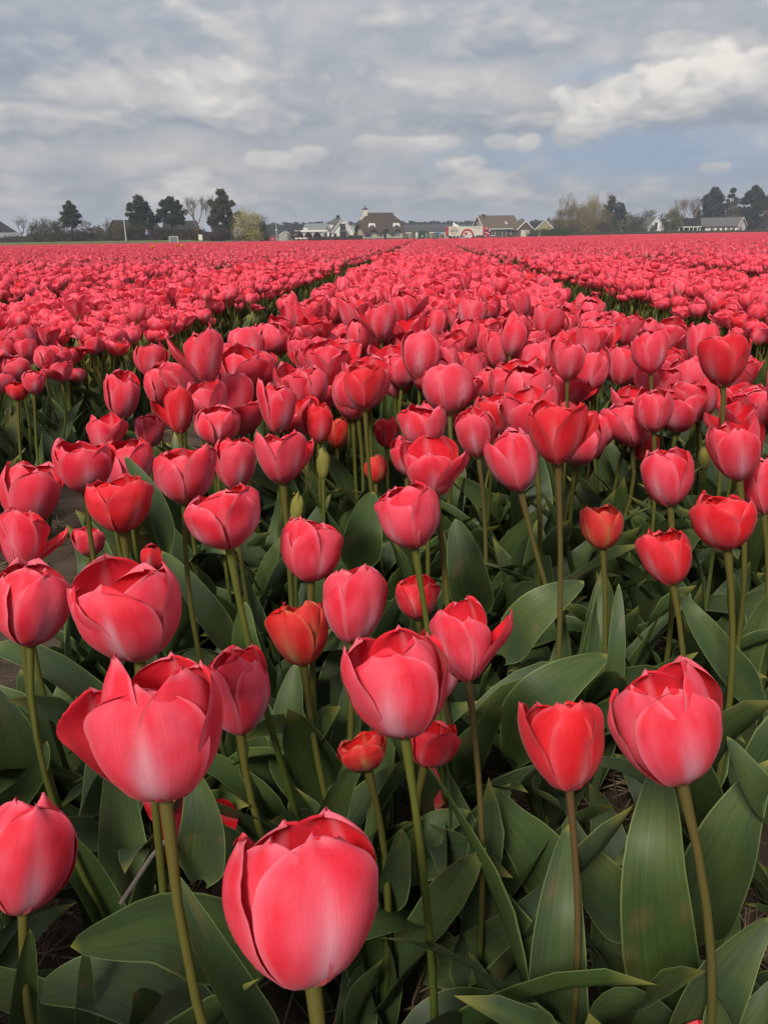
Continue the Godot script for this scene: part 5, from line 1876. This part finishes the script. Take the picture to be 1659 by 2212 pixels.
	b.quad(Vector3(-5, ya, 0.3), Vector3(-5, yb, -3.5), Vector3(3.8, yb, -3.5), Vector3(2.2, ya, 0.3), Color.WHITE)
	part(t, "roof", b.done(), M.pale_roof)
	t = small_house(345, 188, 0.5, 35, 9, 8, 2.6, hgt(345, 560, 188) - 0.5, M.dark_brick, M.slate, "dark roofed house half hidden behind the second and third pines", true)
	t = small_house(462, 190, 0.5, 20, 7, 7, 2.4, hgt(462, 562, 190) - 0.5, M.dark_brick, M.slate, "low dark roof showing behind the bare tree left of the big cedar")
	# right side houses
	t = small_house(1388, 300, 0, 62, 8, 7, 2.4, hgt(1388, 559, 300), M.yellow_wall, M.brown_roof, "small yellow gabled house with brown roof left of the poplars", true, -1.0)
	t = small_house(1648, 262, 0, -85, 7, 5.0, 2.2, hgt(1648, 552, 262), M.white, M.grey_roof, "tiny white gable peeping out of the shrubs on the right")
	window(t, Transform3D(Basis(Vector3.UP, PI / 2), Vector3(3.503, 2.6, 0)), 0.9, 2.2, 1, 1, M.dark)
	bungalow()


func bungalow() -> void:
	var D := 262.0
	var t := thing("bungalow", "long white bungalow with a low grey roof under the dark conifers", "house", bg(1812, D), deg_to_rad(-42))
	var h := hgt(1812, 553, D)
	var L := 15.5
	var W := 7.0
	part(t, "wall", gable_wall(L, W, 2.5, h), M.white)
	part(t, "roof", gable_roof(L, W, 2.5, h, 0.5, 0.2), M.grey_roof)
	part(t, "bargeboard", barge(L, W, 2.5, h, 0.5, 0.2, 1.0), M.white)
	for x in [-6.5, -4.6, -2.7]:
		door(t, on_front(x, 1.1, W / 2 + 0.003), 1.5, 2.1, M.dark_brick)
	for x in [0.2, 2.0, 3.6, 5.2, 6.6]:
		window(t, on_front(x, 1.3, W / 2 + 0.003), 1.1, 1.5, 2, 1)
	window(t, Transform3D(Basis(Vector3.UP, PI / 2), Vector3(L / 2 + 0.003, 1.3, 0.5)), 1.6, 1.3, 2, 1, M.dark)
	t = thing("veranda", "dark roofed veranda on slanting white posts at the bungalow's left end", "veranda", bg(1745, D - 4), deg_to_rad(-10))
	h = hgt(1745, 553, D - 4)
	var b := MB.new()
	b.slab(PackedVector2Array([Vector2(-3.4, 2.3), Vector2(3.4, 2.3), Vector2(3.0, h), Vector2(-2.0, h)]), -4, 0)
	part(t, "roof", b.done(), M.slate)
	part(t, "fascia", solid(Vector3(-3.5, 2.1, 0.003), Vector3(3.5, 2.35, 0.12)), M.cream_white)
	part(t, "back_wall", solid(Vector3(-3.0, 0, -3.5), Vector3(3.2, 2.29, -3.2)), M.dark_brick)
	for x in [-3.0, -1.6, 0.0, 1.2, 2.4]:
		var s := MB.new()
		s.stick(Vector3(x - 0.25, 0, 0.06), Vector3(x, 2.1, 0.06), 0.11, 0.11, Color.WHITE, 6)
		part(t, "post", s.done(), M.white)


func build_background() -> void:
	M.foliage = painted(0.8, 0.25)
	M.foliage.backlight_enabled = true
	M.foliage.backlight = Color(0.3, 0.3, 0.3).linear_to_srgb()
	M.wood = painted(0.9, 0.2)
	M.cloth = painted(0.9, 0.2)
	M.white = noise_mat(0.80, 0.79, 0.76, 0.35, 0.9)
	M.cream_white = noise_mat(0.68, 0.64, 0.54, 0.3, 0.88, 0.6)
	M.cream = noise_mat(0.50, 0.43, 0.31, 0.5, 0.8)
	M.brick = noise_mat(0.17, 0.115, 0.085, 0.6, 0.6)
	M.dark_brick = noise_mat(0.07, 0.048, 0.036, 0.6, 0.6)
	M.yellow_wall = noise_mat(0.36, 0.30, 0.16, 0.5, 0.75)
	M.grey_roof = noise_mat(0.13, 0.128, 0.122, 0.4, 0.7)
	M.pale_roof = noise_mat(0.20, 0.21, 0.21, 0.4, 0.78)
	M.dark_roof = noise_mat(0.075, 0.08, 0.085, 0.3, 0.75)
	M.slate = noise_mat(0.036, 0.033, 0.030, 0.4, 0.7)
	M.brown_roof = noise_mat(0.155, 0.115, 0.085, 0.35, 0.65, 0.9, 2.0)
	M.thatch = noise_mat(0.11, 0.082, 0.062, 0.3, 0.5, 0.95, 6.0, Vector3(2.0, 0.4, 2.0))
	M.thatch_pale = noise_mat(0.22, 0.19, 0.14, 0.4, 0.7)
	M.pale_wall = noise_mat(0.40, 0.40, 0.38, 0.3, 0.8)
	M.dark = mat(0.03, 0.028, 0.027, 0.6)
	M.rubber = mat(0.025, 0.025, 0.025, 0.8)
	M.metal = mat(0.4, 0.4, 0.4, 0.4)
	M.pole = mat(0.42, 0.42, 0.41, 0.5)
	M.blue = mat(0.10, 0.20, 0.33, 0.6)
	M.green = noise_mat(0.035, 0.085, 0.06, 0.4, 0.7)
	M.timber = noise_mat(0.14, 0.10, 0.07, 0.8, 0.55)
	M.pale_wood = noise_mat(0.30, 0.25, 0.18, 0.8, 0.6)
	M.pinkish = mat(0.62, 0.30, 0.27, 0.7)
	M.truck_red = noise_mat(0.50, 0.022, 0.04, 0.4, 0.85, 0.4)
	M.car_red = mat(0.34, 0.02, 0.04, 0.3)
	M.pane = mat(0.03, 0.035, 0.04, 0.08, 0.6)
	M.sky_pane = mat(0.10, 0.13, 0.18, 0.08, 0.8)
	# the grassy bank on the left
	var b := MB.new()
	var p := PackedVector3Array()
	var c := PackedColorArray()
	var prof := [[96.0, -0.01], [112.0, 0.05], [122.0, 0.45], [132.0, 0.72], [150.0, 0.74], [215.0, 0.6]]
	var nu := 60
	for e in prof:
		for i in nu:
			var sx := lerpf(-260.0, 690.0, i / float(nu - 1))
			var k := 1.0 - 0.85 * smoothstep(430.0, 640.0, sx)
			p.append(bg(sx, e[0], maxf(e[1] * k + 0.08 * na.get_noise_2d(sx * 0.2, e[0] * 0.1), -0.01)))
			c.append(Color(0.075, 0.10, 0.035).lerp(Color(0.13, 0.12, 0.06), 0.5 + na.get_noise_2d(sx * 0.15, e[0] * 0.4)))
	b.grid(p, c, nu, prof.size())
	part(self, "grass_bank", b.done(), painted(0.95, 0.2)).set_meta("kind", "structure")
	# the far wood
	var wood := Node3D.new()
	wood.name = "far_wood"
	add_child(wood)
	tag(wood, "dark blue-grey belt of distant pine wood behind the houses", "wood", "", "stuff")
	for k in 4:
		rng.seed = 400 + k
		var tb := MB.new()
		var cl := []
		for i in 9:
			var f := i / 8.0
			cl.append([Vector3(rng.randf_range(-1.6, 1.6) * (1.1 - f * 0.7), lerpf(1.5, 9.2, f), rng.randf_range(-1.2, 1.2)), Vector3(1.5, 1.0, 1.3) * (1.15 - 0.5 * f)])
		leafy(tb, cl, 50, 0.35, Color(0.024, 0.034, 0.020), Color(0.055, 0.06, 0.035))
		var mesh := tb.done()
		var mm := MultiMesh.new()
		mm.transform_format = MultiMesh.TRANSFORM_3D
		mm.mesh = mesh
		mm.instance_count = 190
		for i in 190:
			var sx := rng.randf_range(560, 1560)
			var D := rng.randf_range(430, 480)
			var top := 560.5 + (1085.0 - sx) * 0.012 + 6.0 * na.get_noise_2d(sx * 0.05, k) * 1.5 + rng.randf_range(-1, 5)
			if sx > 1330:
				top += 3.0
			var s := hgt(sx, top, D) / 10.0
			mm.set_instance_transform(i, Transform3D(Basis(Vector3.UP, rng.randf() * TAU).scaled(Vector3(s * 1.2, s, s * 1.2)), bg(sx, D)))
		var o := MultiMeshInstance3D.new()
		o.name = "trees"
		o.multimesh = mm
		o.material_override = M.foliage
		wood.add_child(o, true)
		o.set_meta("kind", "stuff")
	# left: scrub, pines, bare trees
	var G0 := Color(0.026, 0.038, 0.022)
	var G1 := Color(0.06, 0.074, 0.044)
	var O0 := Color(0.075, 0.066, 0.034)
	var O1 := Color(0.15, 0.13, 0.065)
	var B0 := Color(0.05, 0.04, 0.028)
	var B1 := Color(0.095, 0.075, 0.05)
	bare_tree(60, 170, 0.6, 543, 62, 1, "small grey bare tree beside the pale shed roof", lin(110, 104, 98), 0.1, 5)
	hedge("scrub", "dark brown scrub along the bank at the far left", -30, 90, 160, 160, 0.7, 600, 592, 2.4, 2, B0, B1)
	shrub("shrub", "shrub", 112, 160, 0.7, 556, 70, 0.0, 3, "olive green rounded shrub left of the lone pine", O0, Color(0.13, 0.14, 0.06))
	shrub("shrub", "shrub", 150, 161, 0.7, 556, 58, 0.0, 4, "brown and olive shrub at the foot of the lone pine", B0, O1)
	hedge("scrub", "long dark scrub under the lone pine as far as the tall street lamp", 84, 316, 165, 165, 0.7, 584, 586, 3.0, 61, B0, O0, 40, 0.3)
	hedge("scrub", "dark brown scrub between the tall street lamp and the cabinet", 312, 500, 166, 166, 0.7, 578, 580, 3.0, 62, Color(0.035, 0.028, 0.02), B1, 40, 0.3)
	hedge("scrub", "dark brown scrub from the cabinet to the yellow-green bush", 496, 660, 168, 168, 0.5, 580, 582, 3.0, 63, Color(0.035, 0.028, 0.02), B1, 40, 0.3)
	hedge("scrub", "olive brown scrub behind the field hedge under the poplars and willows", 1440, 1610, 262, 262, 0.0, 562, 566, 3.0, 64, B0, O1, 40, 0.3)
	hedge("scrub", "olive brown scrub around the tiny white gable", 1590, 1740, 285, 285, 0.0, 556, 552, 3.0, 65, B0, O1, 40, 0.35)
	pine(188, 166, 0.7, 508, 56, 0.42, 0.2, 5, "lone dark pine with a rounded pointed crown above the scrub", G0, G1, 120)
	shrub("shrub", "shrub", 200, 158, 0.7, 578, 60, 0.0, 6, "dark low shrub right of the lone pine's trunk", B0, B1)
	shrub("shrub", "shrub", 245, 160, 0.7, 569, 56, 0.0, 7, "olive brown shrub behind the dark figure", B0, O1)
	shrub("shrub", "shrub", 285, 162, 0.7, 562, 62, 0.0, 8, "loose twiggy olive shrub left of the tall street lamp", O0, O1, 40)
	shrub("shrub", "shrub", 306, 159, 0.7, 562, 40, 0.0, 68, "brown shrub close behind the foot of the tall street lamp", B0, O1, 60)
	bare_tree(225, 172, 0.6, 552, 60, 69, "low brownish bare tree between the lone pine and the thin sapling", lin(112, 98, 84), 0.15, 6)
	bare_tree(410, 174, 0.6, 540, 70, 70, "brownish bare crown filling the gap between the two darkest left pines", lin(100, 88, 78), 0.15, 6)
	bare_tree(275, 164, 0.7, 548, 26, 9, "thin bare sapling rising from the twiggy shrub", lin(104, 98, 90), 0.5, 4)
	shrub("shrub", "shrub", 345, 161, 0.7, 572, 80, 0.0, 10, "dark brown shrub behind the person in the grey top", B0, B1)
	pine(363, 168, 0.7, 505, 82, 0.36, 0.3, 11, "broad dark pine right of the tall street lamp", G0, G1, 130)
	pine(440, 170, 0.7, 502, 74, 0.45, 0.9, 12, "leaning flat-topped dark pine with a bare trunk", G0, G1, 130)
	shrub("shrub", "shrub", 420, 160, 0.7, 574, 80, 0.0, 13, "dark shrub mass under the flat-topped pine", B0, B1)
	bare_tree(505, 172, 0.6, 494, 76, 14, "large grey bare tree between the flat-topped pine and the cedar", lin(120, 112, 104), 0.22, 6)
	shrub("shrub", "shrub", 490, 161, 0.5, 582, 80, 0.0, 15, "brown shrub with reddish twigs behind the cream cabinet", B0, Color(0.12, 0.07, 0.05))
	pine(570, 168, 0.4, 488, 84, 0.22, 1.2, 16, "biggest dark brown-green cedar, dense from low down to its flat top", Color(0.045, 0.042, 0.027), Color(0.10, 0.088, 0.055), 170)
	bare_tree(540, 171, 0.5, 490, 60, 17, "grey bare crown mingling with the left side of the cedar", lin(116, 108, 100), 0.35, 5)
	shrub("shrub", "shrub", 560, 160, 0.4, 580, 70, 0.0, 18, "dark brown shrub at the foot of the cedar", B0, B1)
	shrub("blossom_bush", "bush", 606, 158, 0.3, 576, 26, 0.3, 19, "pale pinkish white blossom bush below the cedar", Color(0.34, 0.29, 0.24), Color(0.5, 0.44, 0.36), 40, 0.35, 0.1)
	shrub("forsythia", "bush", 630, 162, 0.3, 536, 74, 0.0, 20, "tall yellow-green spring bush right of the cedar", Color(0.22, 0.19, 0.06), Color(0.50, 0.44, 0.16), 150, 0.5, 0.045)
	shrub("conifer_shrub", "shrub", 664, 165, 0.2, 541, 44, 0.0, 21, "dark upright shrub right of the yellow-green bush", Color(0.03, 0.035, 0.018), Color(0.10, 0.10, 0.045), 80)
	shrub("shrub", "shrub", 678, 170, 0.1, 576, 26, 0.0, 22, "small olive shrub beside the black car", O0, O1, 40)
	shrub("shrub", "shrub", 748, 200, 0.0, 584, 42, 0.0, 23, "reddish brown bare bush between the pale shed and the carport", Color(0.07, 0.045, 0.035), Color(0.12, 0.08, 0.06), 60)
	hedge("brown_hedge", "dark brown hedge in front of the carport and the white house", 752, 915, 205, 205, 0.0, 598.5, 596, 1.0, 24, Color(0.05, 0.03, 0.024), Color(0.08, 0.052, 0.04), 30, 0.06)
	hedge("brown_fence_hedge", "taller dark brown screen between the white house and the cottage", 884, 916, 222, 222, 0.0, 594, 594, 0.8, 25, Color(0.05, 0.03, 0.024), Color(0.075, 0.05, 0.04), 30, 0.04)
	hedge("low_hedge", "low olive planting in front of the thatched cottage", 912, 1020, 214, 214, 0.0, 603.5, 602, 0.6, 26, Color(0.09, 0.085, 0.045), Color(0.19, 0.17, 0.10), 24, 0.2)
	white_house()
	thatched_house()
	warehouse()
	truck()
	brown_house()
	shrub("shrub", "shrub", 1262, 232, 0.0, 583, 16, 0.0, 27, "round yellow-green shrub in front of the brick house", Color(0.14, 0.14, 0.03), Color(0.26, 0.24, 0.07), 40)
	hedge("garden_hedge", "low dark garden hedge right of the truck", 1242, 1340, 225, 225, 0.0, 601, 598, 0.6, 28, B0, Color(0.10, 0.10, 0.05), 24, 0.25)
	# right
	shrub("shrub", "shrub", 1352, 250, 0.0, 578, 46, 0.0, 29, "olive shrub right of the pale garage door", O0, Color(0.12, 0.12, 0.05), 50)
	hedge("dark_hedge", "long clipped dark green hedge before the yellow gabled house", 1376, 1446, 210, 215, 0.0, 577, 576, 1.6, 30, Color(0.035, 0.045, 0.022), Color(0.075, 0.08, 0.04), 40, 0.06)
	bare_tree(1432, 262, 0, 484, 56, 31, "tall pale poplar with bare upright branches, leftmost of the right-hand trees", lin(150, 140, 126), 0.75, 6, 3, 0.6)
	bare_tree(1494, 268, 0, 488, 40, 32, "second pale upright poplar behind the olive willows", lin(152, 142, 128), 0.8, 5, 2, 0.6)
	bare_tree(1538, 275, 0, 484, 40, 33, "third pale upright poplar fading behind the right pine", lin(156, 148, 136), 0.8, 5, 2, 0.6)
	shrub("willow", "tree", 1455, 250, 0, 511, 60, 0.0, 34, "brownish willow below the leftmost poplar", Color(0.13, 0.10, 0.045), Color(0.24, 0.185, 0.08), 150, 0.5, 0.04)
	shrub("willow", "tree", 1500, 248, 0, 513, 80, 0.0, 35, "broad olive-yellow willow, brightest of the right-hand trees", Color(0.17, 0.13, 0.045), Color(0.32, 0.25, 0.09), 170, 0.48, 0.035)
	shrub("willow", "tree", 1478, 258, 0, 520, 60, 0.0, 66, "darker willow between the brownish and the olive-yellow one", Color(0.12, 0.095, 0.04), Color(0.23, 0.18, 0.075), 120, 0.5, 0.05)
	shrub("willow", "tree", 1532, 256, 0, 534, 56, 0.0, 67, "low spreading willow at the right end of the willows", Color(0.08, 0.07, 0.035), Color(0.16, 0.135, 0.065), 110, 0.5, 0.05)
	shrub("willow", "tree", 1420, 256, 0, 530, 50, 0.0, 71, "leftmost tan willow at the end of the clipped hedge", Color(0.11, 0.09, 0.045), Color(0.21, 0.17, 0.08), 120, 0.5, 0.05)
	shrub("willow", "tree", 1580, 266, 0, 540, 60, 0.0, 72, "tan leafing tree behind the crooked pine", Color(0.10, 0.085, 0.045), Color(0.19, 0.155, 0.08), 110, 0.5, 0.05)
	shrub("shrub", "shrub", 1424, 240, 0, 548, 24, 0.0, 36, "lime green shrub by the end of the clipped hedge", Color(0.12, 0.14, 0.04), Color(0.2, 0.21, 0.07), 50)
	pine(1543, 262, 0, 502, 52, 0.4, 1.4, 37, "umbrella shaped dark pine behind the willows", Color(0.03, 0.034, 0.02), Color(0.07, 0.07, 0.04), 80)
	pine(1572, 258, 0, 514, 34, 0.4, 0.1, 38, "small crooked dark pine right of the umbrella pine", G0, G1, 90)
	shrub("shrub", "shrub", 1571, 240, 0, 553, 20, 0.0, 39, "small bright green bush under the crooked pine", Color(0.14, 0.17, 0.05), Color(0.24, 0.27, 0.10), 50)
	shrub("shrub", "shrub", 1530, 244, 0, 560, 50, 0.0, 40, "dark shrub under the umbrella pine", B0, B1)
	shrub("shrub", "shrub", 1612, 250, 0, 545, 60, 0.0, 41, "brown shrub left of the tiny white gable", B0, O1)
	shrub("shrub", "shrub", 1640, 275, 0, 532, 56, 0.1, 42, "olive tree rising behind the tiny white gable", O0, O1, 60)
	shrub("shrub", "shrub", 1652, 248, 0, 570, 30, 0.0, 43, "low dark bush in front of the tiny white gable", B0, B1)
	shrub("shrub", "shrub", 1700, 252, 0, 528, 60, 0.0, 44, "yellow-green leafing tree right of the tiny white gable", Color(0.10, 0.105, 0.04), Color(0.19, 0.19, 0.07), 90, 0.3, 0.05)
	shrub("shrub", "shrub", 1682, 246, 0, 552, 34, 0.0, 45, "dark green bush beside the veranda's yellow-green tree", Color(0.04, 0.045, 0.022), Color(0.09, 0.09, 0.04), 60)
	bare_tree(1698, 285, 0, 502, 60, 46, "grey-brown birch crown left of the purple-grey birches", lin(140, 128, 120), 0.5, 6, 2, 0.7)
	bare_tree(1742, 280, 0, 495, 64, 47, "purple-grey bare birches above the veranda", lin(138, 122, 118), 0.5, 6, 3, 0.7)
	pine(1800, 290, 0, 481, 92, 0.1, 0.2, 48, "wide dark conifer with a spiky top behind the bungalow", G0, Color(0.045, 0.055, 0.033), 190)
	pine(1842, 296, 0, 480, 50, 0.1, 0.1, 49, "narrower dark conifer close behind the wide one", G0, Color(0.045, 0.055, 0.033), 120)
	shrub("shrub", "tree", 1850, 284, 0, 508, 40, 0.1, 50, "olive brown tree between the two dark conifer groups", O0, O1, 60)
	pine(1900, 288, 0, 480, 96, 0.08, 0.5, 51, "big dark conifer at the right, right of the olive brown tree", G0, Color(0.045, 0.055, 0.033), 190)
	shrub("shrub", "tree", 1942, 270, 0, 512, 44, 0.0, 52, "reddish brown shrub tree cut off by the right edge", Color(0.07, 0.05, 0.035), Color(0.13, 0.10, 0.06), 80)
	shrub("shrub", "shrub", 1890, 262, 0, 560, 60, 0.0, 53, "dark bush right of the bungalow's gable", Color(0.02, 0.022, 0.015), B0)
	hedge("field_hedge", "long low olive brown hedge between the tulips and the right-hand gardens", 1440, 1980, 225, 245, 0.0, 586, 580, 1.0, 54, Color(0.06, 0.055, 0.03), Color(0.12, 0.11, 0.06), 26, 0.15)
	small_things()
	person(375, 150, 0.74, "person with pale hair in a grey-blue top and dark trousers on the bank", lin(120, 128, 160), lin(38, 42, 66), lin(200, 196, 190), 10)
	person(233.5, 151, 0.74, "person dressed all in dark clothes before the olive brown shrub", lin(36, 36, 44), lin(30, 30, 36), lin(50, 40, 34), 200)
